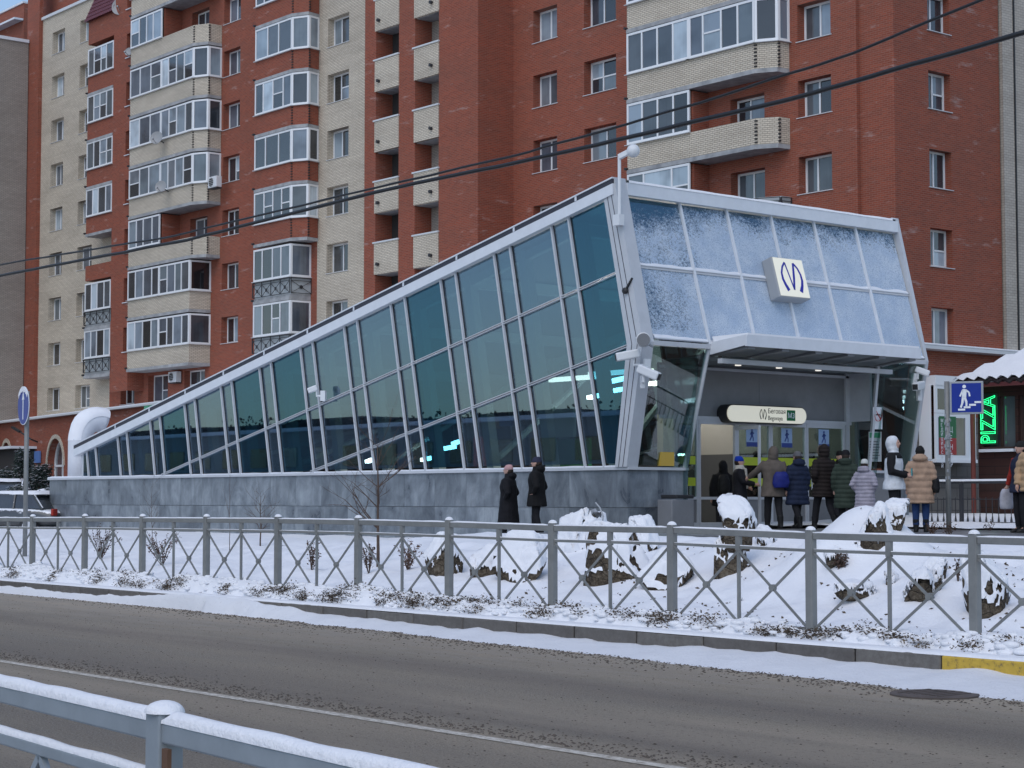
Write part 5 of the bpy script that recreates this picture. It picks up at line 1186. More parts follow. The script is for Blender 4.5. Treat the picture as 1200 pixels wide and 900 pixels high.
def dry_shrub(px, py, hpx, wpx, nst, label, leaf=26):
    b = ghit(px, py); d = b.dot(_fh); H = hpx / FPX * d; W = wpx / FPX * d; e = empty('dry_shrub', b, label, 'shrub', 'dry shrubs on the verge'); mb = MB(); lfm = MB()
    for _ in range(nst):
        a_ = random.uniform(0, 6.28); q_ = random.uniform(.1, 1); tip = Vector((math.cos(a_) * W / 2 * q_, math.sin(a_) * W / 2 * q_, H * random.uniform(.55, 1))); mid = tip * .5 + Vector((random.gauss(0, .03), random.gauss(0, .03), H * .08)); mb.tube([(0, 0, -.03), mid, tip], [.006, .005, .002], 5, cap=False)
        for _ in range(leaf):
            t = random.uniform(.15, 1); p = (mid * 2 * t if t < .5 else mid.lerp(tip, t * 2 - 1)) + Vector((random.gauss(0, .02), random.gauss(0, .02), random.gauss(0, .02))); s_ = random.uniform(.012, .028); u = Vector((random.gauss(0, 1), random.gauss(0, 1), random.gauss(-.4, .8))).normalized() * s_; v = u.orthogonal().normalized() * s_ * .5; lfm.quad(p - u, p - v, p + u, p + v)
    mb.build('stems', M['bark'], e, local=True); tag(lfm.build('leaves', M['dry_leaf'], e, local=True), kind='stuff'); return e
dry_shrub(118, 655, 42, 58, 16, 'tall dry shrub with brown leaves behind two fence posts'); dry_shrub(190, 662, 42, 60, 16, 'wide dry shrub with hanging brown leaves'); dry_shrub(365, 668, 38, 26, 7, 'narrow dry shrub with few dark leaves')
dry_shrub(432, 672, 40, 30, 8, 'thin dry plant at the foot of the branching sapling'); dry_shrub(478, 668, 36, 44, 12, 'tawny dry plant clump beside the mossy boulder'); dry_shrub(985, 668, 22, 14, 8, 'dark dry tuft on the mound'); dry_shrub(1123, 682, 30, 18, 6, 'thin stalks standing near the last fence post', 8)
dry_shrub(1112, 628, 22, 16, 7, 'reddish stalks at the foot of the blue sign pole', 10); dry_shrub(1092, 626, 14, 20, 8, 'low dry tuft beside the sign pole', 10); dry_shrub(1160, 622, 12, 14, 5, 'small dry plant on the path edge', 8)
# snowy evergreens by the parked cars
def evergreen(px, d, hpx, wpx, label):
    p = on_ray(px, d); H = hpx / FPX * d; W = wpx / FPX * d; e = empty('evergreen_shrub', (p.x, p.y, .6), label, 'shrub', 'snowy evergreens by the parked cars'); nd = MB(); sn = MB(); tk = MB()
    for _ in range(150):
        a_ = random.uniform(0, 6.28); z = random.uniform(.1, 1) * H; rr_ = W / 2 * (1 - (z / H) ** 1.6 * .8) * random.uniform(.3, 1); c = Vector((rr_ * math.cos(a_), rr_ * math.sin(a_), z))
        tk.tube([(0, 0, z * .5), c], [.02, .008], 4, cap=False)
        for _ in range(26):
            q_ = c + Vector((random.gauss(0, .13), random.gauss(0, .13), random.gauss(0, .11))); s_ = random.uniform(.04, .09); u = Vector((random.gauss(0, 1), random.gauss(0, 1), random.gauss(0, .6))).normalized() * s_; v = u.orthogonal().normalized() * s_ * .35; nd.quad(q_ - u, q_ - v, q_ + u, q_ + v)
        for _ in range(9):
            q_ = c + Vector((random.gauss(0, .11), random.gauss(0, .11), abs(random.gauss(.04, .09)))); s_ = random.uniform(.04, .085); sn.quad(q_ + Vector((-s_, -s_ * .7, -.01)), q_ + Vector((s_, -s_ * .6, .0)), q_ + Vector((s_ * .8, s_, .02)), q_ + Vector((-s_, s_ * .8, .015)))
    tk.build('branches', M['bark'], e, local=True); tag(nd.build('foliage', M['needle'], e, local=True), kind='stuff'); tag(sn.build('foliage_snow', M['snow'], e, local=True), kind='stuff')
evergreen(6, 72, 62, 50, 'snowy evergreen partly hidden behind the blue arrow sign'); evergreen(28, 74, 84, 36, 'taller dark evergreen right behind the sign pole'); evergreen(50, 72, 66, 34, 'dark evergreen before the arched window'); evergreen(62, 66, 44, 46, 'broad snow laden shrub beside the stone base'); evergreen(22, 66, 44, 50, 'low snow laden shrub behind the parked cars')

# ------------------------------------------------------------------ parked cars
def car(px, d, rz, paint, label, H=1.55, L=4.5, zg=.5, rails=False):
    p = on_ray(px, d); e = empty('parked_car', (p.x, p.y, zg), label, 'car', 'cars parked beyond the pavilion', rz=rz); W = 1.78
    pm = mat('car_paint', paint, .3, coat=.6); gl = M['pane_dark']; q2 = NT(pm); gn = q2.n('NewGeometry'); sz = q2.n('SeparateXYZ'); q2.l(gn.outputs['Normal'], sz.inputs[0]); q2.color(q2.mix(q2.ramp(q2.math('ADD', q2.math('MULTIPLY', sz.outputs[2], .7), q2.math('MULTIPLY', q2.noise(q2.obj(), 3.5, 5, .7), .9)), [(.74, (0, 0, 0)), (.86, (1, 1, 1))]), paint, (.82, .84, .87)))
    # body: lofted half profile along x
    st_ = [(-L/2, .55, .75, .70), (-L/2+.12, .32, .88, .80), (-L*.28, .28, .93, .89), (0, .26, .95, .89), (L*.22, .28, .93, .88), (L/2-.25, .32, .86, .82), (L/2, .45, .70, .70)]
    mb = MB(); n = len(st_)
    for (x, zb, zt_, hw_) in st_:
        for (yy, zz) in ((-hw_, zb), (-hw_ - .02, (zb + zt_) / 2), (-hw_ + .04, zt_ - .06), (-hw_ + .14, zt_), (hw_ - .14, zt_), (hw_ - .04, zt_ - .06), (hw_ + .02, (zb + zt_) / 2), (hw_, zb)): mb.v.append((x, yy, zz))
    mb.f = [(i*8+j, (i+1)*8+j, (i+1)*8+(j+1) % 8, i*8+(j+1) % 8) for i in range(n-1) for j in range(8)] + [tuple(range(8)), tuple(range((n-1)*8, n*8))[::-1]]
    body = fixn(mb.build('body', pm, e, smooth=True, local=True)); body.modifiers.new('s', 'SUBSURF').levels = 1; body.modifiers['s'].render_levels = 2
    gb = MB(); zc_ = .90; P = [(-L*.40, zc_, .76), (-L*.30, H - .04, .60), (L*.05, H, .62), (L*.27, zc_ + .02, .74)]
    g = MB()
    for (x, z, hw_) in P: g.v += [(x, -hw_, z), (x, hw_, z)]
    # cabin shell: roof + pillars, glass faces inset
    g.f = [(0, 2, 3, 1), (2, 4, 5, 3), (4, 6, 7, 5), (0, 6, 4, 2), (1, 3, 5, 7)]; cabin = fixn(g.build('windows', gl, e, local=True))
    rf_ = MB(); (x1, z1, h1), (x2, z2, h2) = P[1], P[2]; rf_.prism([(x1 - .1, -h1 - .01, z1 - .03), (x2 + .08, -h2 - .01, z2 - .03), (x2 + .08, h2 + .01, z2 - .03), (x1 - .1, h1 + .01, z1 - .03)], (0, 0, .06)); rf_.build('roof', pm, e, local=True, bevel=.03)
    pl = MB()
    for s_ in (-1, 1):
        Q = [Vector((x, s_ * (h + .006), z)) for x, z, h in P]; pl.bar(Q[0], Q[1], .05, .09); pl.bar(Q[2], Q[3], .05, .07); m1 = Q[1].lerp(Q[2], .45); m0 = Vector((m1.x - .03, s_ * .755, zc_)); pl.bar(m1, m0, .04, .09)
    tag(pl.build('pillars', pm, e, local=True), kind='stuff')
    sn = MB(); ns = 10
    for i in range(ns + 1):
        for j in range(ns + 1):
            u_, v_ = i / ns, j / ns * 2 - 1; x = x1 - .15 + (x2 - x1 + .3) * u_; ed = min(1, min(u_, 1 - u_) * 6, (1 - abs(v_)) * 5); sn.v.append((x, v_ * (h1 + .02), z1 + .03 + .12 * ed ** .5 + .02 * noise.noise((x * 2, v_ * 2, px))))
    sn.f = [(i*(ns+1)+j, i*(ns+1)+j+1, (i+1)*(ns+1)+j+1, (i+1)*(ns+1)+j) for i in range(ns) for j in range(ns)]; tag(fixn(sn.build('roof_snow', M['snow'], e, smooth=True, local=True)), kind='stuff')
    sn = MB()
    for i in range(ns + 1):
        for j in range(ns + 1):
            u_, v_ = i / ns, j / ns * 2 - 1; x = L * .26 + (L * .24 - .1) * u_; ed = min(1, min(u_, 1 - u_) * 6, (1 - abs(v_)) * 5); sn.v.append((x, v_ * .74, .93 - .09 * u_ + .05 * ed ** .5 + .03 * noise.noise((x * 4, v_ * 4, px))))
    sn.f = [(i*(ns+1)+j, i*(ns+1)+j+1, (i+1)*(ns+1)+j+1, (i+1)*(ns+1)+j) for i in range(ns) for j in range(ns)]; tag(fixn(sn.build('bonnet_snow', M['snow_verge'], e, smooth=True, local=True)), kind='stuff')
    for sx in (-L*.30, L*.31):
        for s_ in (-1, 1):
            w_ = MB().tube([(sx, s_ * .72, .33), (sx, s_ * .92, .33)], .33, 22).build('wheel', M['black'], e, local=True, bevel=.03); MB().tube([(sx, s_ * .922, .33), (sx, s_ * .932, .33)], .2, 14).build('rim', M['alu'], w_, local=True)
    for s_ in (-1, 1):
        MB().box(L/2 - .22, L/2 - .02, s_ * .62 - .16, s_ * .62 + .16, .6, .76).build('headlight', M['white_plastic'], e, local=True, bevel=.04); MB().box(-L/2 + .0, -L/2 + .1, s_ * .66 - .13, s_ * .66 + .13, .68, .9).build('tail_light', mat('tail_red', (.3, .02, .01), .3), e, local=True, bevel=.03)
        m_ = MB().box(L*.2, L*.25, s_ * .92 - .1, s_ * .92 + .1, .93, 1.08).build('mirror', pm, e, local=True, bevel=.03)
        if rails: MB().tube([(x1, s_ * .55, z1 + .1), (x1 + .1, s_ * .55, z1 + .16), (x2 - .1, s_ * .55, z2 + .15), (x2, s_ * .55, z2 + .1)], .022, 6).build('roof_rail', M['black'], e, local=True)
    return e
car(8, 70, R_(-33), (.16, .17, .18), 'grey estate car with roof rails under thick snow', 1.62, 4.7, .64, True); car(14, 60.5, R_(-150), (.05, .055, .06), 'dark car with a snow covered roof and misted windscreen', 1.36, 4.3, .40); car(62, 67, R_(-148), (.16, .02, .02), 'dark red car mostly hidden behind the stone base', 1.38, 4.3, .50)

# ------------------------------------------------------------------ signs on poles
p = ghit(29, 652); e = empty('arrow_sign', p, 'round blue one way arrow sign on a grey pole by the fence', 'road sign'); d = p.dot(_fh)
zt_ = at(32, 453, Y=p.y).z; zb_ = at(32, 498, Y=p.y).z; zc_ = (zt_ + zb_) / 2; rr_ = (zt_ - zb_) / 2
MB().tube([(p.x, p.y, .1), (p.x, p.y, zt_ - .1)], .05, 12).build('pole', M['fence_grey'], e, smooth=True)
sn_ = Vector((-.15, -1, 0)).normalized(); su = Vector((-sn_.y, sn_.x, 0)); c = Vector((p.x, p.y, zc_)) + sn_ * .07
def disc(c, r, n0, n1, name, m_): mb = MB(); mb.tube([c + sn_ * n0, c + sn_ * n1], r, 32); return mb.build(name, m_, e)
disc(c, rr_, 0, .012, 'rim', M['white_sign']); disc(c, rr_ - .014, .0125, .016, 'face', M['blue_sign'])
mb = MB(); cc = c + sn_ * .017; u = lambda a_, b_: cc + su * a_ * rr_ + Vector((0, 0, b_ * rr_))
mb.prism([u(-.06, -.72), u(.06, -.72), u(.06, .35), u(-.06, .35)], sn_ * .003); mb.prism([u(-.2, .3), u(.2, .3), u(0, .75)], sn_ * .003); fixn(mb.build('arrow', M['white_sign'], e))
tag(MB().prism([c + su * (rr_ * math.cos(t)) + Vector((0, 0, rr_ * math.sin(t))) + sn_ * .018 for t in [R_(35 + 11 * i) for i in range(11)]] + [c + su * (rr_ * .9 * math.cos(t)) + Vector((0, 0, rr_ * (.78 if i % 2 else .7) * math.sin(t))) + sn_ * .018 for i, t in enumerate([R_(145 - 11 * i) for i in range(11)])], sn_ * .012).build('snow_patch', M['snow'], e), kind='stuff')
d = 35.5; b = on_ray(1110.5, d); g_ = plaza_z(b.x); e = empty('underpass_sign', (b.x, b.y, g_), 'square blue pedestrian underpass sign on a stickered pole', 'road sign')
MB().tube([(b.x, b.y, g_ - .3), (b.x, b.y, 1.6 + 138 * d / FPX)], .05, 12).build('pole', M['fence_grey'], e, smooth=True)
dir_ = Vector((.78, .45, 0)).normalized(); nn_ = Vector((dir_.y, -dir_.x, 0)); S = .62; o0 = Vector((b.x, b.y, 1.6 + 99 * d / FPX)) + dir_ * .06 + nn_ * .06
Q = lambda a_, b_, k=0: o0 + dir_ * a_ * S + Vector((0, 0, b_ * S)) + nn_ * k
fixn(MB().prism([Q(0, 0, -.04), Q(1, 0, -.04), Q(1, 1, -.04), Q(0, 1, -.04)], nn_ * .06).build('plate', M['sign_back'], e, bevel=.01)); fixn(MB().prism([Q(.06, .06, .022), Q(.94, .06, .022), Q(.94, .94, .022), Q(.06, .94, .022)], nn_ * .004).build('face', M['blue_sign'], e))
mb = MB(); st5 = lambda a_, b_, w_: mb.bar(Q(*a_, .029), Q(*b_, .029), .005, w_ * S, nn_.cross((Q(*b_) - Q(*a_)).normalized()))
mb.tube([Q(.44, .84, .027), Q(.44, .84, .031)], .055 * S, 12)
for a_, b_, w_ in (((.45, .76), (.43, .5), .13), ((.48, .74), (.58, .66), .05), ((.58, .66), (.6, .54), .05), ((.4, .74), (.31, .54), .05), ((.45, .52), (.5, .36), .07), ((.5, .36), (.5, .22), .06), ((.4, .52), (.38, .34), .07), ((.38, .34), (.33, .2), .06), ((.25, .14), (.46, .14), .06), ((.42, .21), (.62, .21), .06), ((.58, .28), (.78, .28), .06), ((.74, .36), (.94, .36), .06)): st5(a_, b_, w_)
fixn(mb.build('pictogram', M['white_sign'], e))
mb = MB()
for k in range(26):
    z = random.uniform(g_ + .9, g_ + 2.2); a_ = random.uniform(-.6, 2.0); c = Vector((b.x + .052 * math.cos(-a_), b.y + .052 * math.sin(-a_), z)); mb.box(c.x - .014, c.x + .014, c.y - .014, c.y + .014, z - .02, z + random.uniform(.01, .05))
mb.build('stickers', M['sign_back'], e)

# ------------------------------------------------------------------ overhead cables
def cable(pts, Y, r, label):
    P = [at(px, py, Y=Y) for px, py in pts]; P = [P[0] + (P[0] - P[1]) * 1.0] + P + [P[-1] + (P[-1] - P[-2]) * 1.2]; out = []
    for i in range(len(P) - 1):
        for j in range(10): q_ = P[i].lerp(P[i+1], j / 10); out.append(q_ + Vector((0, 0, .012 * noise.noise((q_.x * 1.5, r * 100, 0)))))
    tag(MB().tube(out + [P[-1]], r, 8).build('overhead_cable', M['cable'], smooth=True), label, 'cable', 'cables over the road')
cable([(0, 323), (220, 281), (440, 225), (700, 170), (950, 110), (1200, 38)], 12, .022, 'thicker black overhead cable crossing before the apartment block'); cable([(0, 310), (200, 277), (400, 230), (620, 178), (820, 120), (1000, 62), (1150, 0)], 12.4, .014, 'thinner black overhead cable rising above the thicker one')
mb = MB(); pts = [at(698, 589, Y=19), at(703, 595, Y=19), at(707, 605, Y=19), at(705, 618, Y=19)]; mb.tube(pts, .012, 6); tag(mb.build('bent_stem', M['sign_back']), 'pale bent stem curving up from behind the snow dome boulder', 'twig')

# ------------------------------------------------------------------ far side of the street behind the viewer (seen only mirrored in the glass)
tr = MB()
topf = lambda x: 13 + 4.5 * noise.noise((x * .022, 1, 0)) + 2.0 * noise.noise((x * .09, 5, 0)) + .8 * noise.noise((x * .5, 3, 0))
for _ in range(34000):
    x = random.uniform(-340, 60); y = random.uniform(-95, -76); z = random.uniform(0, 1) ** .7 * topf(x) * .9; s_ = random.uniform(.15, .4); u = Vector((random.gauss(0, 1), random.gauss(0, .5), random.gauss(0, .8))).normalized() * s_; v = u.cross(Vector((0, 1, 0))).normalized() * s_ * .7; p = Vector((x, y, z)); tr.quad(p - u, p - v, p + u, p + v)
tag(tr.build('far_wood', mat('winter_wood', (.05, .05, .05), .9)), 'dark leafless wood across the street', 'wood', kind='stuff')
grid('hill', frange(-360, 80, 120), [-130, -110, -97, -86, -78, -75], lambda x, y: -.2 + topf(x) * .97 * sstep(-75, -88, y), mat('wooded_hill', (.04, .042, .042), .9))
fb = empty('long_low_building', (-150, -66, 0), 'long low pale building across the street', 'building')
MB().box(-300, -40, -70, -62, -.1, 9.2).build('wall', mat('plaster', (.34, .34, .33), .8), fb); MB().box(-301, -39, -71, -61, 9.2, 9.6).build('roof', M['snow'], fb)
for k in range(40): MB().box(-298 + 6.4 * k, -294.5 + 6.4 * k, -61.99, -61.9, 1.2, 3.4).build('window', M['pane_dark'], fb); MB().box(-298 + 6.4 * k, -294.5 + 6.4 * k, -61.99, -61.9, 5.2, 7.4).build('window', M['pane_dark'], fb)

# ------------------------------------------------------------------ people
def remesh(mb, vox, sm=2, disp=None, s=1.0):
    me0 = mb.mesh('tmp', []); ob = bpy.data.objects.new('tmp', me0); COL.objects.link(ob)
    r = ob.modifiers.new('r', 'REMESH'); r.mode = 'VOXEL'; r.voxel_size = vox
    if sm: q_ = ob.modifiers.new('s', 'SMOOTH'); q_.iterations = sm; q_.factor = .5
    dg = bpy.context.evaluated_depsgraph_get(); dg.update(); me = bpy.data.meshes.new_from_object(ob.evaluated_get(dg)); bpy.data.objects.remove(ob); bpy.data.meshes.remove(me0)
    if disp:
        nn = [v.normal.copy() for v in me.vertices]
        for v, n_ in zip(me.vertices, nn): v.co = v.co + n_ * disp(v.co)
    if s != 1: me.transform(Matrix.Scale(s, 4))
    me.materials.clear(); me.polygons.foreach_set('use_smooth', [True] * len(me.polygons)); return me
def cloth(name, c, rough=.85):
    m_ = mat(name, c, rough, spec=.25); q_ = NT(m_); o_ = q_.obj(); q_.color(q_.ramp(q_.noise(o_, 7, 5, .6), [(.3, tuple(x * .75 for x in c)), (.7, tuple(min(1, x * 1.15) for x in c))])); q_.bump(q_.noise(o_, 90, 3), .2, .004); return m_
SKIN = mat('skin', (.50, .30, .23), .55)
HANG = {1: ((-.03, .27, 1.14), (.04, .27, .88)), -1: ((-.03, -.27, 1.14), (.04, -.27, .88))}
POCK = {1: ((-.09, .31, 1.13), (.0, .235, 1.0)), -1: ((-.09, -.31, 1.13), (.0, -.235, 1.0))}
def person(px, d, hd, H, label, coat, hem=.62, arms=None, trousers=(.015, .015, .018), boots=(.012, .012, .012), hat=None, hatc=(0, 0, 0), hood=None, hair=(.03, .02, .015), puff=0, flare=.03, stride=.0, scarf=None, sleeve=None, hooddown=False, extra=None, gz=None, group='people at the entrance', slim=1.13, turn=0):
    p = on_ray(px, d); z = plaza_z(p.x) if gz is None else gz; e = empty('person', (p.x, p.y, z), label, 'person', group, rz=R_(hd)); s = H / 1.75; A = arms or HANG
    hx = .03
    leg = {sd: [(0, sd * .095, .93), (stride * sd * .5 + .03, sd * .1, .49), (stride * sd - (.04 if stride * sd < 0 else 0), sd * .1, .09 + (.03 if stride * sd < -.1 else 0))] for sd in (1, -1)}
    # one continuous body
    b = MB(); b.loft([(0, 0, .82, .09, .14), (0, 0, .95, .115, .165), (0, 0, 1.08, .10, .14), (0, 0, 1.28, .115, .17), (0, 0, 1.42, .09, .18), (0, 0, 1.49, .055, .08)])
    hd_ = lambda x, y, zz: (x * math.cos(turn) - y * math.sin(turn), x * math.sin(turn) + y * math.cos(turn), zz)
    b.tube([(0, 0, 1.44), (.02, 0, 1.56)], [.058, .055], 12); b.ball(hd_(.015, 0, 1.645), .098, .078, .115); b.ball(hd_(.035, 0, 1.60), .075, .06, .075); b.ball(hd_(.118, 0, 1.635), .02, .014, .024)
    for sd in (1, -1):
        b.ball(hd_(.0, sd * .08, 1.635), .022, .012, .032); el, wr = Vector(A[sd][0]), Vector(A[sd][1]); b.tube([(0, sd * .17, 1.42), el, wr], [.052, .042, .03], 10)
        fd = (wr - el).normalized(); pc = wr + fd * .06; sdv = Vector((1, 0, 0)) if abs(fd.x) < .7 else Vector((0, 0, 1)); sdv = (sdv - fd * sdv.dot(fd)).normalized(); pn = fd.cross(sdv)
        b.tube([wr, wr + fd * .05, wr + fd * .10], [.028, .036, .032], 10)
        for k, (o_, L_) in enumerate(((-.027, .06), (-.009, .075), (.009, .07), (.027, .055))): q0 = wr + fd * .09 + sdv * o_; q1 = q0 + fd * L_ * .5 + pn * .008 * sd; q2 = q0 + fd * L_ * .8 + pn * .03 * sd; b.tube([q0, q1, q2], [.0095, .009, .0075], 6)
        b.tube([wr + fd * .04 + sdv * .025, wr + fd * .075 + sdv * .055, wr + fd * .105 + sdv * .06 + pn * .015 * sd], [.012, .011, .008], 6)
        h_, k_, a_ = leg[sd]; b.tube([h_, k_, a_], [.085, .06, .04], 10); b.tube([a_, (a_[0] + .14, a_[1] + .01 * sd, a_[2] - .05)], [.04, .035], 8)
    me = remesh(b, .0125, 2, None, s); me.materials.append(SKIN); link('body', me, e, local=True)
    ey = MB()
    for sd in (1, -1): ey.ball(tuple(c * s for c in hd_(.102, sd * .032, 1.66)), .009 * s, .012 * s, .007 * s, 8, 6)
    ey.build('eyes', M['black'], e, local=True); MB().ball(tuple(c * s for c in hd_(.104, 0, 1.592)), .008 * s, .024 * s, .006 * s, 8, 6).build('mouth', mat('lip', (.3, .1, .09), .6), e, local=True)
    # trousers and boots
    t_ = MB(); t_.loft([(0, 0, .80, .11, .17), (0, 0, .95, .125, .18), (0, 0, 1.02, .115, .165)])
    boots_ = []
    for sd in (1, -1):
        bt = MB(); boots_.append(bt); h_, k_, a_ = leg[sd]; t_.tube([h_, k_, (a_[0], a_[1], a_[2] + .05)], [.105, .08, .066], 12)
        bt.tube([(a_[0], a_[1], a_[2] + .18), (a_[0], a_[1], a_[2] - .03)], [.066, .058], 12); bt.loft([(a_[0] + .06, a_[1], a_[2] - .09, .14, .05), (a_[0] + .06, a_[1], a_[2] - .05, .14, .052), (a_[0] + .04, a_[1], a_[2] + .0, .1, .045)])
    fold = lambda c: .006 * noise.noise(c * 9 + Vector((px, 0, 0)))
    me = remesh(t_, .018, 2, fold, s); me.materials.append(cloth('trouser_cloth', trousers)); link('trousers', me, e, local=True); bm_ = cloth('boot_leather', boots, .5)
    for bt in boots_: me = remesh(bt, .015, 1, None, s); me.materials.append(bm_); link('boot', me, e, local=True)
    # coat
    c_ = MB(); w_ = slim; c_.loft([(0, 0, hem, (.155 + flare) * w_, (.215 + flare) * w_), (0, 0, hem + .12, (.15 + flare * .8) * w_, (.21 + flare * .8) * w_), (0, 0, .98, .15 * w_, .215 * w_), (0, 0, 1.12, .145 * w_, .205 * w_), (.005, 0, 1.30, .15 * w_, .225 * w_), (0, 0, 1.42, .12 * w_, .215 * w_), (0, 0, 1.49, .085, .12), (0, 0, 1.54, .075, .08)])
    sl = MB()
    for sd in (1, -1): el, wr = Vector(A[sd][0]), Vector(A[sd][1]); (sl if sleeve else c_).tube([(0, sd * .17, 1.43), Vector((0, sd * .2, 1.38)).lerp(el, .4), el, wr], [.085, .082, .072, .058], 12)
    if hood: c_.ball(hd_(-.025, 0, 1.645), .125, .112, .145, 16, 10); c_.ball(hd_(-.02, 0, 1.55), .11, .115, .09)
    elif hooddown: c_.ball((-.09, 0, 1.52), .10, .16, .085); c_.loft([(0, 0, 1.48, .10, .12), (0, 0, 1.575, .085, .095)])
    else: c_.loft([(0, 0, 1.48, .095, .11), (0, 0, 1.56, .075, .085)])
    pf = (lambda c: .016 * abs(math.sin(math.pi * (c.z + .015 * noise.noise(c * 3)) / puff)) - .006 + .006 * noise.noise(c * 11)) if puff else (lambda c: .010 * noise.noise(c * 6 + Vector((px, 0, 0))) + .004 * noise.noise(c * 17))
    me = remesh(c_, .0165, 2, pf, s); me.materials.append(cloth('coat_cloth', coat)); co = link('coat', me, e, local=True)
    if sleeve: me = remesh(sl, .0165, 2, pf, s); me.materials.append(cloth('sleeve_cloth', sleeve)); link('sleeves', me, e, local=True)
    if hat == 'knit':
        m_ = MB(); m_.ball(hd_(-.03, 0, 1.63), .085, .088, .09, 14, 10); me = remesh(m_, .013, 2, lambda c: .006 * noise.noise(c * 22), s); me.materials.append(cloth('hair', hair, .6)); link('hair', me, e, local=True); m_ = MB(); m_.loft([(*hd_(0, 0, 1.655)[:2], 1.655, .112, .094), (*hd_(0, 0, 1.70)[:2], 1.70, .112, .095), (*hd_(-.01, 0, 1.755)[:2], 1.755, .088, .075), (*hd_(-.015, 0, 1.785)[:2], 1.785, .045, .04)]); me = remesh(m_, .012, 2, lambda c: .004 * math.sin(c.z * 260), s); me.materials.append(cloth('knit_hat', hatc)); link('hat', me, e, local=True)
    elif not hood:
        m_ = MB(); m_.ball(hd_(-.025, 0, 1.66), .108, .096, .118, 14, 10); m_.ball(hd_(-.06, 0, 1.60), .07, .085, .09); me = remesh(m_, .013, 2, lambda c: .008 * noise.noise(c * 22), s); me.materials.append(cloth('hair', hair, .6)); link('hair', me, e, local=True)
    elif hood == 'fur': m_ = MB(); ring = [(.085 + .01 * math.cos(t), .088 * math.sin(t), 1.64 + .115 * math.cos(t)) for t in [2 * math.pi * k / 18 for k in range(19)]]; m_.tube([hd_(*r_) for r_ in ring], .022, 8); me = remesh(m_, .012, 1, lambda c: .012 * noise.noise(c * 40), s); me.materials.append(cloth('fur_trim', (.10, .085, .07))); link('fur_trim', me, e, local=True)
    if scarf:
        m_ = MB(); m_.loft([(.01, 0, 1.46, .12, .13), (.01, 0, 1.52, .115, .12), (.01, 0, 1.57, .09, .09)]); m_.bar((.15, -.05, 1.5), (.185, -.06, 1.02), .1, .05, (1, 0, 0)); m_.bar((.15, .05, 1.48), (.18, .05, 1.15), .1, .05, (1, 0, 0)); me = remesh(m_, .014, 2, lambda c: .01 * noise.noise(c * 20), s); me.materials.append(cloth('scarf_wool', scarf)); link('scarf', me, e, local=True)
    if extra: extra(e, s)
    return e
def bag_at(c, r, col, strap=None, name='bag'):
    def f(e, s):
        m_ = MB(); m_.loft([(c[0], c[1], c[2] - r[2], r[0] * .85, r[1] * .85), (c[0], c[1], c[2] - r[2] * .5, r[0], r[1]), (c[0], c[1], c[2] + r[2] * .5, r[0] * .9, r[1] * .9), (c[0], c[1], c[2] + r[2], r[0] * .5, r[1] * .6)]); me = remesh(m_, .014, 2, lambda v: .012 * noise.noise(v * 9), s); me.materials.append(cloth('bag_cloth', col, .6))
        o = link(name, me, e, local=True)
        if strap: MB().tube([Vector(q_) * s for q_ in strap], .012 * s, 6).build('strap', M['black'], o, local=True)
    return f
near = 'people walking beside the stone base'
person(596, 39.4, 212, 1.60, 'person in a pink knit hat and long black coat beside the stone base', (.010, .010, .013), .42, POCK, hat='knit', hatc=(.50, .30, .30), flare=.05, hooddown=True, stride=.08, group=near, slim=1.26)
person(629, 39.0, 214, 1.70, 'person in a dark blue knit hat and black jacket beside the pink hat', (.009, .009, .010), .72, POCK, hat='knit', hatc=(.035, .038, .07), hooddown=True, stride=-.08, group=near, slim=1.2)
person(847, 41.6, 140, 1.62, 'person in black with a backpack going in at the open door', (.008, .008, .009), .7, hood=True, extra=bag_at((-.2, 0, 1.22), (.1, .15, .22), (.01, .01, .01), name='backpack'))
person(866, 40.8, 42, 1.63, 'person in a bright blue hat and white scarf coming out of the door', (.012, .012, .016), .55, {1: ((.02, .27, 1.15), (.2, .16, 1.05)), -1: ((.1, -.27, 1.18), (.36, -.2, 1.12))}, trousers=(.02, .025, .07), hat='knit', hatc=(.01, .05, .42), scarf=(.55, .52, .46))
person(906, 39.9, 148, 1.74, 'person in a hooded taupe coat with a blue bag reaching for the door', (.12, .10, .085), .70, {1: ((.16, .33, 1.24), (.36, .44, 1.12)), -1: HANG[-1]}, hood=True, stride=.14, extra=bag_at((-.24, -.10, 1.06), (.10, .19, .17), (.012, .02, .17), [(-.1, -.2, 1.2), (-.02, -.1, 1.5), (.08, .05, 1.46), (.12, .15, 1.2)]))
person(934, 39.9, 166, 1.62, 'person in a long navy padded coat and grey hat at the doors', (.014, .022, .05), .55, hat='knit', hatc=(.12, .12, .13), puff=.11, hooddown=True, stride=-.2, flare=.05)
person(965, 38.7, 168, 1.72, 'person in a dark brown padded parka with the hood up', (.018, .013, .012), .68, POCK, hood='fur', puff=.08, stride=.2)
person(991, 38.3, 122, 1.60, 'person in a long dark green padded coat and black hat', (.035, .05, .038), .48, HANG, hat='knit', hatc=(.012, .012, .015), puff=.1, hooddown=True, flare=.04)
person(1013, 37.6, 108, 1.40, 'short person in a lilac padded coat and white hat', (.34, .32, .38), .52, POCK, hat='knit', hatc=(.62, .64, .62), puff=.09, hooddown=True)
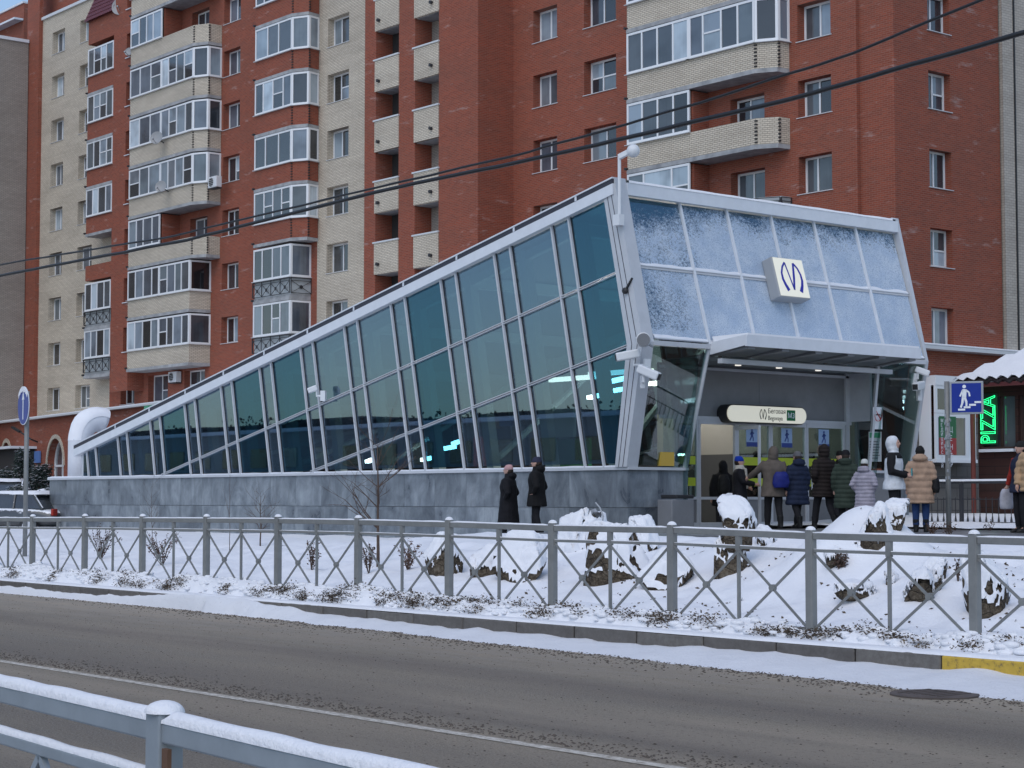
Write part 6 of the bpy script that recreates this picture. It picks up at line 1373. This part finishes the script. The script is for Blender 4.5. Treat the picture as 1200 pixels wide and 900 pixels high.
person(1047, 33.6, 28, 1.72, 'person in a white hood and black sleeved jacket looking at a phone', (.62, .64, .67), .80, {1: ((-.02, .28, 1.14), (.22, .10, 1.08)), -1: ((.0, -.28, 1.13), (.24, -.08, 1.06))}, hood=True, sleeve=(.012, .012, .014), turn=-.1,
       extra=lambda e, s: (MB().box(.32 * s, .335 * s, -.04 * s, .04 * s, 1.05 * s, 1.19 * s).build('phone', mat('phone_teal', (.05, .3, .32), .3), e, local=True), MB().loft([(0, 0, 1.37 * s, .158 * s, .238 * s), (0, 0, 1.43 * s, .135 * s, .232 * s), (0, 0, 1.48 * s, .10 * s, .15 * s)]).build('shoulder_yoke', cloth('yoke', (.012, .012, .014)), e, local=True, smooth=True)))
person(1078, 35.2, 128, 1.60, 'person in a beige padded coat and jeans with a black shoulder bag', (.40, .27, .19), .60, HANG, trousers=(.02, .045, .13), hair=(.008, .007, .007), puff=.13, hooddown=True, slim=1.15, extra=bag_at((.0, -.30, .98), (.12, .09, .17), (.008, .008, .009), [(-.02, -.3, 1.15), (-.03, -.2, 1.46), (.05, -.22, 1.42), (.05, -.3, 1.15)]))
person(1213, 31.5, -70, 1.70, 'person in a beige jacket cut by the picture edge', (.44, .29, .17), .78, {1: HANG[1], -1: ((-.03, -.30, 1.13), (.03, -.31, .90))}, puff=.12, hooddown=True, trousers=(.02, .03, .06))
person(1196, 34.5, -110, 1.66, 'person in a red and navy jacket carrying a pale plastic bag', (.02, .025, .05), .78, {1: HANG[1], -1: ((-.02, -.33, 1.16), (.02, -.42, .93))}, sleeve=(.32, .03, .02), hat='knit', hatc=(.02, .02, .02), extra=lambda e, s: bag_at((.03, -.46, .66), (.16, .09, .2), (.42, .42, .47), [(.03, -.44, .86), (.02, -.43, .9), (.02, -.42, .94)], 'carrier_bag')(e, s))
person(886, 42.9, 140, 1.66, 'person in black already inside behind the door glass', (.008, .008, .009), .6, hood=True, group='people inside', gz=1.0)
person(984, 42.2, -40, 1.66, 'person in a black jacket with lime patches inside the far door', (.012, .012, .012), .75, hat='knit', hatc=(.01, .01, .01), group='people inside', gz=1.0, extra=lambda e, s: [MB().box(.17 * s, .176 * s, y0 * s, (y0 + .08) * s, z0 * s, (z0 + .2) * s).build('lime_patch', M['lime'], e, local=True) for y0, z0 in ((.06, 1.2), (-.14, 1.0))])
